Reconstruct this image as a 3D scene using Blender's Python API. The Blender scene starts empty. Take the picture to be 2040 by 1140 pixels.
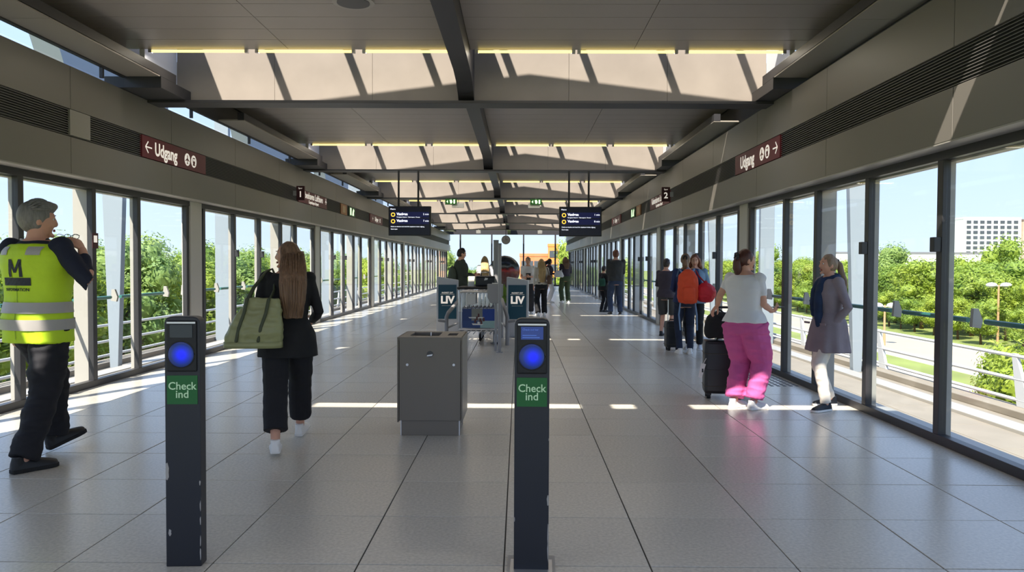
import bpy, bmesh, math, random
from mathutils import Vector, Matrix, noise
from mathutils.bvhtree import BVHTree
R_ = math.radians
SC = bpy.context.scene
COL = SC.collection
random.seed(7)

# ------------------------------------------------------------------ camera
F_PX, W_PX = 1515.0, 2040.0
cam_d = bpy.data.cameras.new('camera')
cam_d.sensor_fit = 'HORIZONTAL'; cam_d.sensor_width = 36.0
cam_d.lens = 36.0 * F_PX / W_PX
cam_d.clip_end = 2000
cam = bpy.data.objects.new('camera', cam_d); COL.objects.link(cam)
yv = Vector((14 / F_PX, 42 / F_PX, -1)).normalized()
up = Vector((.0045, 1, 0)); up = (up - yv * up.dot(yv)).normalized()
xv = yv.cross(up)
rot = Matrix((xv, yv, up))            # rows: world axes in camera space = camera-to-world
cam.matrix_world = Matrix.Translation((.766, 0, 1.44)) @ rot.to_4x4()
SC.camera = cam
# ------------------------------------------------------------------ light, sky, exposure
vs = SC.view_settings
vs.view_transform = 'Standard'; vs.look = 'None'; vs.gamma = 1.0; vs.use_curve_mapping = False
vs.exposure = 0.6
wd = bpy.data.worlds.new('sky'); SC.world = wd; wd.use_nodes = True
nt = wd.node_tree; nt.nodes.clear()
o_ = nt.nodes.new('ShaderNodeOutputWorld'); bg = nt.nodes.new('ShaderNodeBackground')
tc = nt.nodes.new('ShaderNodeTexCoord'); sp = nt.nodes.new('ShaderNodeSeparateXYZ'); rp = nt.nodes.new('ShaderNodeValToRGB')
nt.links.new(tc.outputs['Generated'], sp.inputs[0]); nt.links.new(sp.outputs['Z'], rp.inputs[0])
nt.links.new(rp.outputs[0], bg.inputs[0]); nt.links.new(bg.outputs[0], o_.inputs[0])
els = rp.color_ramp.elements
els[0].position = 0.0; els[0].color = (.56, .66, .82, 1)
els[1].position = 1.0; els[1].color = (.34, .52, .92, 1)
e = els.new(.12); e.color = (.47, .60, .86, 1)
e = els.new(.35); e.color = (.42, .58, .92, 1)
SKY_STRENGTH = 1.12
bg.inputs[1].default_value = SKY_STRENGTH
sun_d = bpy.data.lights.new('sun', 'SUN'); sun_d.energy = 7.2; sun_d.angle = R_(.6); sun_d.color = (1, .93, .82)
sun = bpy.data.objects.new('sun', sun_d); COL.objects.link(sun)
SUN_DIR = Vector((.38, .79, -1)).normalized()
sun.rotation_euler = SUN_DIR.to_track_quat('-Z', 'Y').to_euler()
sun.location = (-20, -40, 60)
cy = SC.cycles
cy.max_bounces = 8; cy.diffuse_bounces = 4; cy.glossy_bounces = 3; cy.transmission_bounces = 2; cy.transparent_max_bounces = 20
cy.caustics_reflective = False; cy.caustics_refractive = False
cy.sample_clamp_indirect = 6.0

# ------------------------------------------------------------------ materials
def lin(c):
    return tuple(((v / 255) / 12.92 if v / 255 <= .04045 else ((v / 255 + .055) / 1.055) ** 2.4) for v in c)
MATS = {}
def mat(name, rgb, rough=.5, metal=0.0, var=0.0, scale=6.0, bump=0.0, bscale=None, emit=0.0, spec=None, stretch=(1, 1, 1), rnd=0.0):
    if name in MATS: return MATS[name]
    m = bpy.data.materials.new(name); m.use_nodes = True; n = m.node_tree
    b = n.nodes['Principled BSDF']; c = lin(rgb)
    b.inputs['Roughness'].default_value = rough; b.inputs['Metallic'].default_value = metal
    if spec is not None: b.inputs['Specular IOR Level'].default_value = spec
    b.inputs['Base Color'].default_value = (*c, 1)
    if emit:
        b.inputs['Emission Color'].default_value = (*c, 1); b.inputs['Emission Strength'].default_value = emit
    if var or bump or rnd:
        t = n.nodes.new('ShaderNodeTexCoord'); mp = n.nodes.new('ShaderNodeMapping'); mp.inputs['Scale'].default_value = stretch
        n.links.new(t.outputs['Object'], mp.inputs[0])
    if var or rnd:
        ns = n.nodes.new('ShaderNodeTexNoise'); ns.inputs['Scale'].default_value = scale; ns.inputs['Detail'].default_value = 5
        n.links.new(mp.outputs[0], ns.inputs['Vector'])
        hv = n.nodes.new('ShaderNodeHueSaturation'); hv.inputs['Color'].default_value = (*c, 1)
        mr = n.nodes.new('ShaderNodeMapRange'); mr.inputs[1].default_value = .25; mr.inputs[2].default_value = .75
        mr.inputs[3].default_value = 1 - var; mr.inputs[4].default_value = 1 + var
        n.links.new(ns.outputs[0], mr.inputs[0])
        out = mr.outputs[0]
        if rnd:
            oi = n.nodes.new('ShaderNodeObjectInfo'); m2 = n.nodes.new('ShaderNodeMapRange')
            m2.inputs[3].default_value = 1 - rnd; m2.inputs[4].default_value = 1 + rnd
            n.links.new(oi.outputs['Random'], m2.inputs[0])
            mm = n.nodes.new('ShaderNodeMath'); mm.operation = 'MULTIPLY'
            n.links.new(out, mm.inputs[0]); n.links.new(m2.outputs[0], mm.inputs[1]); out = mm.outputs[0]
        n.links.new(out, hv.inputs['Value']); n.links.new(hv.outputs[0], b.inputs['Base Color'])
    if bump:
        n2 = n.nodes.new('ShaderNodeTexNoise'); n2.inputs['Scale'].default_value = bscale or scale * 3; n2.inputs['Detail'].default_value = 4
        n.links.new(mp.outputs[0], n2.inputs['Vector'])
        bp = n.nodes.new('ShaderNodeBump'); bp.inputs['Strength'].default_value = bump; bp.inputs['Distance'].default_value = .01
        n.links.new(n2.outputs[0], bp.inputs['Height']); n.links.new(bp.outputs[0], b.inputs['Normal'])
    MATS[name] = m
    return m

def glass_mat(name, tint, refl=1.0):
    m = bpy.data.materials.new(name); m.use_nodes = True; n = m.node_tree; n.nodes.clear()
    o = n.nodes.new('ShaderNodeOutputMaterial'); mx = n.nodes.new('ShaderNodeMixShader')
    tr = n.nodes.new('ShaderNodeBsdfTransparent'); gl = n.nodes.new('ShaderNodeBsdfGlossy'); fr = n.nodes.new('ShaderNodeLayerWeight')
    tr.inputs[0].default_value = (*tint, 1); gl.inputs['Roughness'].default_value = .02
    fr.inputs['Blend'].default_value = .5
    pw = n.nodes.new('ShaderNodeMath'); pw.operation = 'POWER'; pw.inputs[1].default_value = 5
    ml = n.nodes.new('ShaderNodeMath'); ml.operation = 'MULTIPLY_ADD'; ml.inputs[1].default_value = .6 * refl; ml.inputs[2].default_value = .03 * refl
    n.links.new(fr.outputs['Facing'], pw.inputs[0]); n.links.new(pw.outputs[0], ml.inputs[0]); n.links.new(ml.outputs[0], mx.inputs[0])
    n.links.new(tr.outputs[0], mx.inputs[1]); n.links.new(gl.outputs[0], mx.inputs[2]); n.links.new(mx.outputs[0], o.inputs[0])
    MATS[name] = m
    return m
GLASS = glass_mat('window_glass', (.965, .985, .98), .55)

def leaf_mat(name, rgb, rnd=.25):
    m = bpy.data.materials.new(name); m.use_nodes = True; n = m.node_tree; b = n.nodes['Principled BSDF']
    b.inputs['Roughness'].default_value = .55; c = lin(rgb)
    t = n.nodes.new('ShaderNodeTexCoord'); ns = n.nodes.new('ShaderNodeTexNoise'); ns.inputs['Scale'].default_value = .9; ns.inputs['Detail'].default_value = 6
    n.links.new(t.outputs['Object'], ns.inputs['Vector'])
    oi = n.nodes.new('ShaderNodeObjectInfo')
    ad = n.nodes.new('ShaderNodeMath'); ad.operation = 'MULTIPLY_ADD'; ad.inputs[1].default_value = .35
    n.links.new(oi.outputs['Random'], ad.inputs[0]); n.links.new(ns.outputs[0], ad.inputs[2])
    cr = n.nodes.new('ShaderNodeValToRGB'); r = cr.color_ramp.elements
    r[0].position = .35; r[0].color = (c[0] * .62, c[1] * .72, c[2] * .7, 1)
    r[1].position = .95; r[1].color = (min(1, c[0] * 1.5), min(1, c[1] * 1.25), c[2] * 1.0, 1)
    n.links.new(ad.outputs[0], cr.inputs[0]); n.links.new(cr.outputs[0], b.inputs['Base Color'])
    trn = n.nodes.new('ShaderNodeBsdfTranslucent'); n.links.new(cr.outputs[0], trn.inputs[0])
    mx = n.nodes.new('ShaderNodeMixShader'); mx.inputs[0].default_value = .35
    n.links.new(b.outputs[0], mx.inputs[1]); n.links.new(trn.outputs[0], mx.inputs[2])
    n.links.new(mx.outputs[0], n.nodes['Material Output'].inputs[0])
    MATS[name] = m
    return m

# ------------------------------------------------------------------ mesh builder
class MB:
    def __init__(s): s.v = []; s.f = []
    def add(s, vs, fs):
        k = len(s.v); s.v += [tuple(v) for v in vs]; s.f += [tuple(i + k for i in f) for f in fs]; return s
    def box(s, x0, x1, y0, y1, z0, z1):
        if x0 > x1: x0, x1 = x1, x0
        if y0 > y1: y0, y1 = y1, y0
        if z0 > z1: z0, z1 = z1, z0
        return s.add([(x0, y0, z0), (x1, y0, z0), (x1, y1, z0), (x0, y1, z0), (x0, y0, z1), (x1, y0, z1), (x1, y1, z1), (x0, y1, z1)],
                     [(0, 3, 2, 1), (4, 5, 6, 7), (0, 1, 5, 4), (1, 2, 6, 5), (2, 3, 7, 6), (3, 0, 4, 7)])
    def hexa(s, b, t):   # bottom quad, top quad (ccw seen from above)
        return s.add(list(b) + list(t), [(0, 3, 2, 1), (4, 5, 6, 7), (0, 1, 5, 4), (1, 2, 6, 5), (2, 3, 7, 6), (3, 0, 4, 7)])
    def prism(s, poly, axis, a, b):
        n = len(poly)
        def P(p, t): return {'x': (t, p[0], p[1]), 'y': (p[0], t, p[1]), 'z': (p[0], p[1], t)}[axis]
        return s.add([P(p, a) for p in poly] + [P(p, b) for p in poly],
                     [tuple(range(n))[::-1], tuple(range(n, 2 * n))] + [(i, (i + 1) % n, n + (i + 1) % n, n + i) for i in range(n)])
    def loft(s, rings, cap=True):
        n = len(rings[0]); k = [v for r in rings for v in r]; fs = []
        for j in range(len(rings) - 1):
            for i in range(n):
                fs.append((j * n + i, j * n + (i + 1) % n, (j + 1) * n + (i + 1) % n, (j + 1) * n + i))
        if cap:
            fs.append(tuple(range(n))[::-1]); fs.append(tuple(range((len(rings) - 1) * n, len(rings) * n)))
        return s.add(k, fs)
    def ell(s, c, r, n=16, m=10, fn=None):
        rings = []
        for j in range(m + 1):
            w = -math.cos(math.pi * j / m); q = max(.02, math.sqrt(max(0, 1 - w * w)))
            ring = []
            for i in range(n):
                a = 2 * math.pi * i / n; u = q * math.cos(a); v = q * math.sin(a)
                p = fn(u, v, w) if fn else (u * r[0], v * r[1], w * r[2])
                ring.append((c[0] + p[0], c[1] + p[1], c[2] + p[2]))
            rings.append(ring)
        return s.loft(rings)
    def tube(s, pts, rad, n=10, flat=1.0, round_caps=True):
        pts = [Vector(p) for p in pts]
        if not isinstance(rad, (list, tuple)): rad = [rad] * len(pts)
        rad = list(rad)
        if round_caps:
            d0 = (pts[0] - pts[1]).normalized(); d1 = (pts[-1] - pts[-2]).normalized()
            r0, r1 = rad[0], rad[-1]
            pts = [pts[0] + d0 * r0 * .9, pts[0] + d0 * r0 * .6] + pts + [pts[-1] + d1 * r1 * .6, pts[-1] + d1 * r1 * .9]
            rad = [r0 * .35, r0 * .8] + rad + [r1 * .8, r1 * .35]
        rings = []; N = None
        for i, p in enumerate(pts):
            a = pts[max(0, i - 1)]; b = pts[min(len(pts) - 1, i + 1)]; t = (b - a).normalized()
            if N is None:
                N = Vector((1, 0, 0)) if abs(t.x) < .8 else Vector((0, 1, 0))
            N = (N - t * N.dot(t)).normalized(); B = t.cross(N)
            rings.append([p + N * (math.cos(2 * math.pi * k / n) * rad[i]) + B * (math.sin(2 * math.pi * k / n) * rad[i] * flat) for k in range(n)])
        return s.loft(rings)
    def cyl(s, c0, c1, r, n=16, r1=None):
        return s.tube([c0, c1], [r, r if r1 is None else r1], n, round_caps=False)
    def mesh(s, name, smooth=False, bevel=0.0):
        me = bpy.data.meshes.new(name); me.from_pydata(s.v, [], s.f)
        bm = bmesh.new(); bm.from_mesh(me); bmesh.ops.recalc_face_normals(bm, faces=bm.faces)
        if bevel: bmesh.ops.bevel(bm, geom=list(bm.edges), offset=bevel, segments=2, affect='EDGES', profile=.6)
        if smooth:
            for f in bm.faces: f.smooth = True
        bm.to_mesh(me); bm.free()
        if smooth == 'auto':
            for p in me.polygons: p.use_smooth = True
            me.set_sharp_from_angle(angle=R_(35))
        return me
    def build(s, name, m=None, parent=None, smooth=False, bevel=0.0, loc=None):
        return link(name, s.mesh(name, smooth, bevel), m, parent, loc)

def link(name, me, m=None, parent=None, loc=None):
    o = bpy.data.objects.new(name, me); COL.objects.link(o)
    if m is not None:
        me.materials.clear(); me.materials.append(m)
    if parent is not None: o.parent = parent
    if loc is not None: o.location = loc
    return o
def tag(o, label, cat, group=None, kind=None):
    o['label'] = label; o['category'] = cat
    if group: o['group'] = group
    if kind: o['kind'] = kind
    return o
def thing(name, label, cat, loc=(0, 0, 0), rz=0.0, group=None, kind=None):
    o = bpy.data.objects.new(name, None); COL.objects.link(o); o.location = loc; o.rotation_euler = (0, 0, rz)
    o.empty_display_size = .1
    return tag(o, label, cat, group, kind)
def struct(name, label, cat): return thing(name, label, cat, kind='structure')
def box_part(name, m, parent, x0, x1, y0, y1, z0, z1, bevel=0.0, **k):
    return MB().box(x0, x1, y0, y1, z0, z1).build(name, m, parent, bevel=bevel, **k)
def copy_tree(o, parent=None):
    c = o.copy(); COL.objects.link(c)
    if parent is not None: c.parent = parent
    for ch in list(o.children): copy_tree(ch, c)
    return c
ORD = ['first', 'second', 'third', 'fourth', 'fifth', 'sixth', 'seventh', 'eighth', 'ninth', 'tenth', 'eleventh', 'twelfth']

def text(body, size, m, parent, loc, rot, align='CENTER', name='lettering', bold=0.0, sx=1.0):
    cu = bpy.data.curves.new('txt', 'FONT'); cu.body = body; cu.size = size; cu.align_x = align; cu.align_y = 'CENTER'
    cu.extrude = .0008; cu.offset = bold; cu.resolution_u = 3
    t = bpy.data.objects.new('txt', cu); COL.objects.link(t)
    dg = bpy.context.evaluated_depsgraph_get()
    me = bpy.data.meshes.new_from_object(t.evaluated_get(dg)); bpy.data.objects.remove(t); bpy.data.curves.remove(cu)
    me.name = name
    for v in me.vertices: v.co.x *= sx
    o = link(name, me, m, parent); o.location = loc; o.rotation_euler = rot
    return o
RCAM = (R_(90), 0, 0); RLEFT = (R_(90), 0, R_(90)); RRIGHT = (R_(90), 0, R_(-90))

# ------------------------------------------------------------------ palette
M_TILE = mat('floor_granite', (207, 201, 189), .26, spec=.6, var=.16, scale=55, bump=.03, rnd=.05, bscale=120)
M_JOINT = mat('floor_joint', (62, 60, 58), .8)
M_CEIL = mat('ceiling_paint', (160, 152, 145), .42, var=.03, scale=2)
M_DARK = mat('dark_steel', (78, 77, 78), .45, var=.04, scale=3)
M_DARKER = mat('black_steel', (52, 51, 53), .45)
M_FASC = mat('fascia_paint', (122, 117, 110), .42, var=.03, scale=1.2)
M_SLAT = mat('louvre_slat', (112, 109, 107), .5)
M_BAND = mat('louvre_back', (60, 59, 60), .7)
M_UPST = mat('upstand_panel', (146, 136, 126), .7, var=.10, scale=2.2, bump=.05)
M_SOFF = mat('soffit_panel', (160, 152, 142), .4, var=.03, scale=1.5)
M_WHITE = mat('white_panel', (228, 228, 232), .5)
M_MULL = mat('mullion_frame', (50, 48, 50), .4)
M_FIN = mat('aluminium_fin', (168, 163, 156), .45, var=.03, scale=3)
M_PILL = mat('pillar_cladding', (196, 190, 182), .35, var=.03, scale=2)
M_COLM = mat('outer_column', (138, 147, 156), .55)
M_RAILW = mat('rail_white', (208, 209, 212), .4)
M_TEAL = mat('rail_teal', (60, 120, 112), .4)
M_CONC = mat('deck_concrete', (146, 136, 122), .85, var=.12, scale=1.4, bump=.08)
M_GRAV = mat('gravel', (150, 138, 128), .95, var=.45, scale=14, bump=.6, bscale=20)
M_GRASS = mat('grass_ground', (128, 138, 70), .95, var=.25, scale=.25)
M_ROAD = mat('road_asphalt', (172, 160, 142), .9, var=.06, scale=.3)
M_STEEL = mat('brushed_steel', (214, 214, 216), .34, metal=.75, var=.05, scale=4)
M_BLACK = mat('black_plastic', (24, 24, 26), .4)
M_RUBBER = mat('rubber', (28, 28, 28), .8)
M_MAROON = mat('sign_maroon', (112, 32, 44), .5, var=.03, scale=3)
M_TXT = mat('sign_white', (255, 244, 232), .5, emit=.35)
M_TUBE = mat('lamp_tube', (255, 228, 128), .4, emit=1.5)
M_CREAM = mat('cream_white', (236, 232, 224), .6)

# ------------------------------------------------------------------ floor
X0, NEAR, FAR = 4.2, -6.0, 52.0
TL = .70; TY0 = 2.905
floor = MB().box(-4.2, 4.2, NEAR, FAR, -.30, -.006).build('floor', M_JOINT)
tag(floor, 'grey granite tiled platform floor between the two glass walls', 'floor', kind='structure')
tile_me = MB().box(-.3465, .3465, -.3465, .3465, -.02, 0).mesh('tile', bevel=.0025); tile_me.materials.append(M_TILE)
rest = MB()
row0 = int((NEAR - TY0) // TL) + 1
for r in range(row0, int((FAR - TY0) / TL)):
    for c in range(12):
        x = -4.2 + .35 + c * TL; y = TY0 + .35 + r * TL
        if 0 <= r < 25:
            t = bpy.data.objects.new('tile', tile_me); COL.objects.link(t); t.parent = floor; t.location = (x, y, random.uniform(-.0006, .0006))
        else:
            rest.box(x - .3465, x + .3465, y - .3465, y + .3465, -.02, 0)
rt = rest.build('tile', M_TILE, floor); rt['kind'] = 'stuff'
# slotted tactile plate on the floor by the right doors
tact = MB()
for i in range(16):
    for j in range(7):
        x = 3.02 + .62 + j * .075; y = 9.1 + i * .11
        tact.box(x, x + .035, y, y + .06, 0.0, .003)
tp = tact.build('tactile_marking', mat('tactile_dark', (70, 70, 74), .6), floor); tp['kind'] = 'stuff'

# ------------------------------------------------------------------ side walls: fascia over the glass
ZS, ZB0, ZB1, ZT = 2.385, 2.775, 3.070, 3.52
for side, nm in ((-1, 'left'), (1, 'right')):
    w = MB().box(side * 4.02, side * 4.42, NEAR, FAR, ZS + .01, ZT).build('wall_' + nm, M_BAND)
    tag(w, f'grey metal clad fascia with louvred band above the {nm} row of windows', 'wall', kind='structure')
    for j in range(25):
        a = -3.62 + j * 2.333; b = a + 2.327
        if b > FAR: b = FAR
        for z0, z1 in ((ZS, ZB0), (ZB1, ZT)):
            box_part('fascia_panel', M_FASC, w, side * 3.98, side * 4.02, a, b, z0, z1, bevel=.003)
    sl = MB()
    for k in range(12):
        z = ZB0 + .012 + k * .0243
        sl.prism([(side * 3.992, z), (side * 4.015, z + .010), (side * 4.015, z + .016), (side * 3.992, z + .006)], 'y', NEAR, FAR)
    so = sl.build('louvre_slat', M_SLAT, w); so['kind'] = 'stuff'
    box_part('soffit_trim', M_FIN, w, side * 3.982, side * 4.2, NEAR, FAR, ZS - .012, ZS)
    # platform edge wall below the glass and outer sill
    e_ = MB().box(side * 4.2, side * 4.62, NEAR, FAR, -1.5, -.03).build('trim_' + ('1' if side < 0 else '2'), M_CONC)
    tag(e_, f'pale concrete edge and sill under the {nm} glass wall', 'trim', kind='structure')
    box_part('sill_strip', M_FIN, e_, side * 4.27, side * 4.56, NEAR, FAR, -.03, -.005)

# ------------------------------------------------------------------ windows: seven metre bays
wn = 0
mull_me = MB().box(-.032, .032, -.042, .042, 0, ZS - .012).mesh('mullion', bevel=.004); mull_me.materials.append(M_MULL)
fin_me = MB().box(0, .05, -.022, .022, 0, ZS + .1).mesh('fin', bevel=.003); fin_me.materials.append(M_FIN)
dfin_me = MB().box(0, .17, -.03, .03, 0, ZS + .1).mesh('fin', bevel=.003); dfin_me.materials.append(M_FIN)
pil_me = MB().box(-.0, .14, -.20, .20, 0, ZS - .012).mesh('pillar_panel', bevel=.008); pil_me.materials.append(M_PILL)
lock_me = MB().box(-.03, .03, -.035, .035, -.06, .06).mesh('lock_box', bevel=.006); lock_me.materials.append(M_DARKER)
OFFS = [0.0, 1.3, 2.6, 3.9, 4.95]
def put(name, me, parent, loc, flip=False):
    o = bpy.data.objects.new(name, me); COL.objects.link(o); o.parent = parent; o.location = loc
    if flip: o.rotation_euler = (0, 0, math.pi)
    return o
for side, nm in ((-1, 'left'), (1, 'right')):
    for k in range(-1, 7):
        b = 4.92 + 7 * k - 0.0
        wn += 1
        if k == -1: lab = f'glazed door bay on the {nm} wall behind the viewpoint'
        else: lab = f'glazed door bay on the {nm} wall, {ORD[k]} from the front'
        w = struct(f'window_{wn}', lab, 'window')
        end = min(b + 7, FAR)
        xs = side * 4.21
        box_part('sill_rail', M_MULL, w, side * 4.17, side * 4.25, b, end, 0, .075, bevel=.003)
        box_part('head_rail', M_MULL, w, side * 4.17, side * 4.25, b, end, ZS - .085, ZS - .012, bevel=.003)
        box_part('outer_head', M_FIN, w, side * 4.252, side * 4.34, b, end, ZS - .10, ZS - .03)
        ys = [b + o for o in OFFS if b + o < FAR]
        for i, y in enumerate(ys):
            put('mullion', mull_me, w, (xs, y, 0))
            put('fin', dfin_me if i == 3 else fin_me, w, (side * 4.243, y, -.03), side < 0)
            if i in (1, 2): put('lock_box', lock_me, w, (side * 4.15, y, 1.62))
        if b + 6.5 < FAR:
            put('pillar_panel', pil_me, w, (side * 4.155, b + 6.65, 0), side < 0)
            put('mullion', mull_me, w, (xs, b + 6.40, 0))
        sp_ = ys + [b + 6.40]
        for y0, y1 in zip(sp_[:-1], sp_[1:]):
            y1 = min(y1, FAR)
            if y1 - y0 > .2:
                box_part('pane', GLASS, w, side * 4.206, side * 4.214, y0 + .045, y1 - .045, .07, ZS - .08)
# clerestory slot above the fascia
for side, nm in ((-1, 'left'), (1, 'right')):
    wn += 1
    w = struct(f'window_{wn}', f'narrow clerestory glass strip between fascia and roof on the {nm} side', 'window')
    xo = -3.93 if side < 0 else 4.19
    for j in range(25):
        a = -3.62 + j * 2.333
        box_part('glazing_bar', M_DARKER, w, xo - .02, xo + .02, a + .5, a + .53, ZT, 3.66)
        box_part('pane', GLASS, w, xo - .004, xo + .004, a + .54, min(a + 2.823, FAR), ZT, 3.66)
# far end glass wall
wn += 1
w = struct(f'window_{wn}', 'tall glass end wall at the far end of the platform', 'window')
for x in (-4.2, -3.25, -1.1, 1.07, 3.24, 4.2):
    box_part('mullion', M_MULL, w, x - .05, x + .05, FAR - .05, FAR + .1, 0, 3.5)
box_part('sill_rail', M_MULL, w, -4.2, 4.2, FAR - .04, FAR + .06, 0, .1)
xs_ = (-4.2, -3.25, -1.1, 1.07, 3.24, 4.2)
for a, b in zip(xs_[:-1], xs_[1:]):
    box_part('pane', GLASS, w, a + .05, b - .05, FAR + .01, FAR + .018, .1, 3.5)

# ------------------------------------------------------------------ ceiling
RX = .13; ZC = 3.97
ceil = struct('ceiling', 'dark grey sawtooth roof of metal panels, cross beams and skylight slots', 'ceiling')
BEAMS = [2.85 + 7 * k for k in range(-1, 8)]
plank_far = MB()
for bi, yb in enumerate(BEAMS):
    yn = yb + 1.85; ye = yb + 7 - .83
    if yb > 51: 
        box_part('cross_beam', M_DARKER, ceil, -4.4, 4.5, yb + .1, yb + .25, 3.5, 5.0)
        break
    # roof slab over the planks
    box_part('roof_slab', M_DARKER, ceil, RX - 4.0, RX + 4.0, yn, ye, ZC + .02, ZC + .10)
    ny = int(round((ye - yn) / .39)); st = (ye - yn) / ny
    xcuts = [RX - 3.47, RX - 2.08, RX - .1, RX + .02, RX + 2.0, RX + 3.47]
    for j in range(ny):
        for a, b in ((RX - 4.0, -1.96), (-1.96, -.02), (.18, 2.1), (2.1, RX + 4.0)):
            y0 = yn + j * st
            if 1 <= bi <= 3:
                box_part('ceiling_plank', M_CEIL, ceil, a + .003, b - .003, y0 + .004, y0 + st - .004, ZC, ZC + .02, bevel=.002)
            else:
                plank_far.box(a + .003, b - .003, y0 + .004, y0 + st - .004, ZC, ZC + .02)
    # cover slab between skylight wall and slit
    box_part('roof_slab', M_DARKER, ceil, RX - 4.0, RX + 4.0, yb + .12, yb + 1.55, ZC + .02, ZC + .10)
    if 1 <= bi:  # closures of the daylight slit
        box_part('slit_cover', M_DARKER, ceil, RX - 4.0, -2.87, yb + 1.53, yb + 1.87, ZC + .03, ZC + .11)
        box_part('slit_cover', M_DARKER, ceil, .43, .98, yb + 1.53, yb + 1.87, ZC + .03, ZC + .11)
        box_part('slit_cover', M_DARKER, ceil, 4.0, RX + 4.0, yb + 1.53, yb + 1.87, ZC + .03, ZC + .11)
    else:
        box_part('slit_cover', M_DARKER, ceil, RX - 4.0, RX + 4.0, yb + 1.53, yb + 1.87, ZC + .03, ZC + .11)
    # skylight wall (sunlit upstand) in panels, with white end pieces
    for j in range(6):
        a = RX - 3.80 + j * 7.6 / 6
        box_part('upstand_panel', M_UPST, ceil, a + .002, a + 7.6 / 6 - .002, yb + .02, yb + .12, 3.53, 5.0)
    for s in (-1, 1):
        box_part('cheek_panel', M_WHITE, ceil, RX + s * 3.80, RX + s * 3.86, yb - .83, yb + .02, 3.70, 5.10)
        box_part('roof_cheek', M_DARKER, ceil, RX + s * 3.80, RX + s * 3.86, yb - 1.56, yb - .84, ZC + .1, 5.10)
        box_part('end_block', M_DARKER, ceil, RX + s * 3.62, RX + s * 4.3, yb - .80, yb + .02, 3.525, 3.66, bevel=.004)
    # I beam flange and lower lip
    box_part('cross_beam', M_DARKER, ceil, -4.42, 4.42, yb - .14, yb + .18, 3.49, 3.525, bevel=.003)
    # gable parapet on the previous bay's roof and glazing bars across the slot
    ap = 5.90; ev = ap - 4.0 / 8
    g = MB().prism([(RX - 4.02, ZC + .05), (RX + 4.02, ZC + .05), (RX + 4.02, ev), (RX, ap), (RX - 4.02, ev)], 'y', yb - 1.62, yb - 1.56)
    g.build('roof_gable', M_DARKER, ceil)
    for j in range(-4, 5):
        if abs(j) == 4: continue
        xb = .1 + 1.01 * j
        zb = 5.75
        box_part('glazing_bar', M_DARKER, ceil, xb - .035, xb + .035, yb - 1.56, yb + .1, zb - .40, zb - .30)
pf = plank_far.build('ceiling_plank', M_CEIL, ceil); pf['kind'] = 'stuff'
for bi, yb in enumerate(BEAMS[:-1]):
    ye = yb + 7 - .83; yn = yb + .12
    # ridge beam with a rounded haunch into each cross beam
    pr_ = [(yn, 3.74), (ye, 3.74), (yb + 6.55, 3.70), (yb + 6.86, 3.60), (yb + 7.0, 3.525), (yb + 7.0, 4.85), (yb + 5.4, 4.85), (yb + 5.4, 4.06), (yn, 4.06)]
    MB().prism(pr_, 'x', -.02, .18).build('ridge_beam', M_DARKER, ceil)
    for s in (-1, 1):
        a = RX + s * 3.62; b = RX + s * 3.72
        box_part('edge_beam', M_DARKER, ceil, a, b, yb + 1.92, yb + 6.6, 3.66, 3.77, bevel=.003)
        n_ = 2; L = (ye - yb - 1.92) / n_
        for j in range(n_):
            MB().box(a, RX + s * 4.02, yb + 1.92 + j * L + .003, yb + 1.92 + (j + 1) * L - .003, 3.65, 3.67).build('soffit_panel', M_SOFF, ceil)
        box_part('roof_edge', M_DARKER, ceil, RX + s * 4.02, RX + s * 4.07, yb + .12, ye, 3.635, 4.1)
        box_part('hidden_sun_block', M_DARKER, ceil, RX + s * 4.02, RX + s * 4.5, yb - .2, ye + .9, 3.96, 4.06)  # unseen overhang, added to block sun coming through the clerestory slot
        box_part('roof_edge_cover', M_DARKER, ceil, RX + s * 4.0, RX + s * 4.06, yb + .12, ye, ZC, ZC + .08)
# fluorescent tubes along each skylight edge
for bi, yb in enumerate(BEAMS[1:]):
    bi -= 1
    if bi > 5: break
    y = yb - .83
    for t in range(6):
        cx = -3.66 + .63 + t * 1.265
        if t == 3: cx += .06
        tb = MB().cyl((-.55, 0, 0), (.55, 0, 0), .016, 10).build('ceiling_light', M_TUBE, loc=(cx, y + .0, ZC - .022), smooth='auto')
        rowl = ORD[bi] + ' skylight row from the front' if bi >= 0 else 'row above the viewpoint'
        tag(tb, f'yellow strip light, {ORD[t]} from left, {rowl}', 'strip light', 'strip lights along the skylight edges')
        ld = bpy.data.lights.new('tube_light', 'AREA'); ld.shape = 'RECTANGLE'; ld.size = 1.1; ld.size_y = .03; ld.energy = 3.4; ld.color = (1, .93, .82)
        lo = bpy.data.objects.new('tube_light', ld); COL.objects.link(lo); lo.parent = tb; lo.location = (0, 0, -.018)
        for s in (-1, 1):
            MB().box(s * .55, s * .59, -.02, .02, -.02, .022).build('end_cap', M_STEEL, tb)
# round ceiling fitting at the top edge
cf = thing('ceiling_speaker', 'round grey fitting recessed in the near ceiling left of the ridge beam', 'ceiling fitting', (-.83, 7.33, ZC - .001))
MB().cyl((0, 0, -.03), (0, 0, 0), .20, 32).build('rim', M_FIN, cf, smooth='auto')
MB().cyl((0, 0, -.036), (0, 0, -.029), .155, 32).build('grille', M_DARK, cf, smooth='auto')


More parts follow.
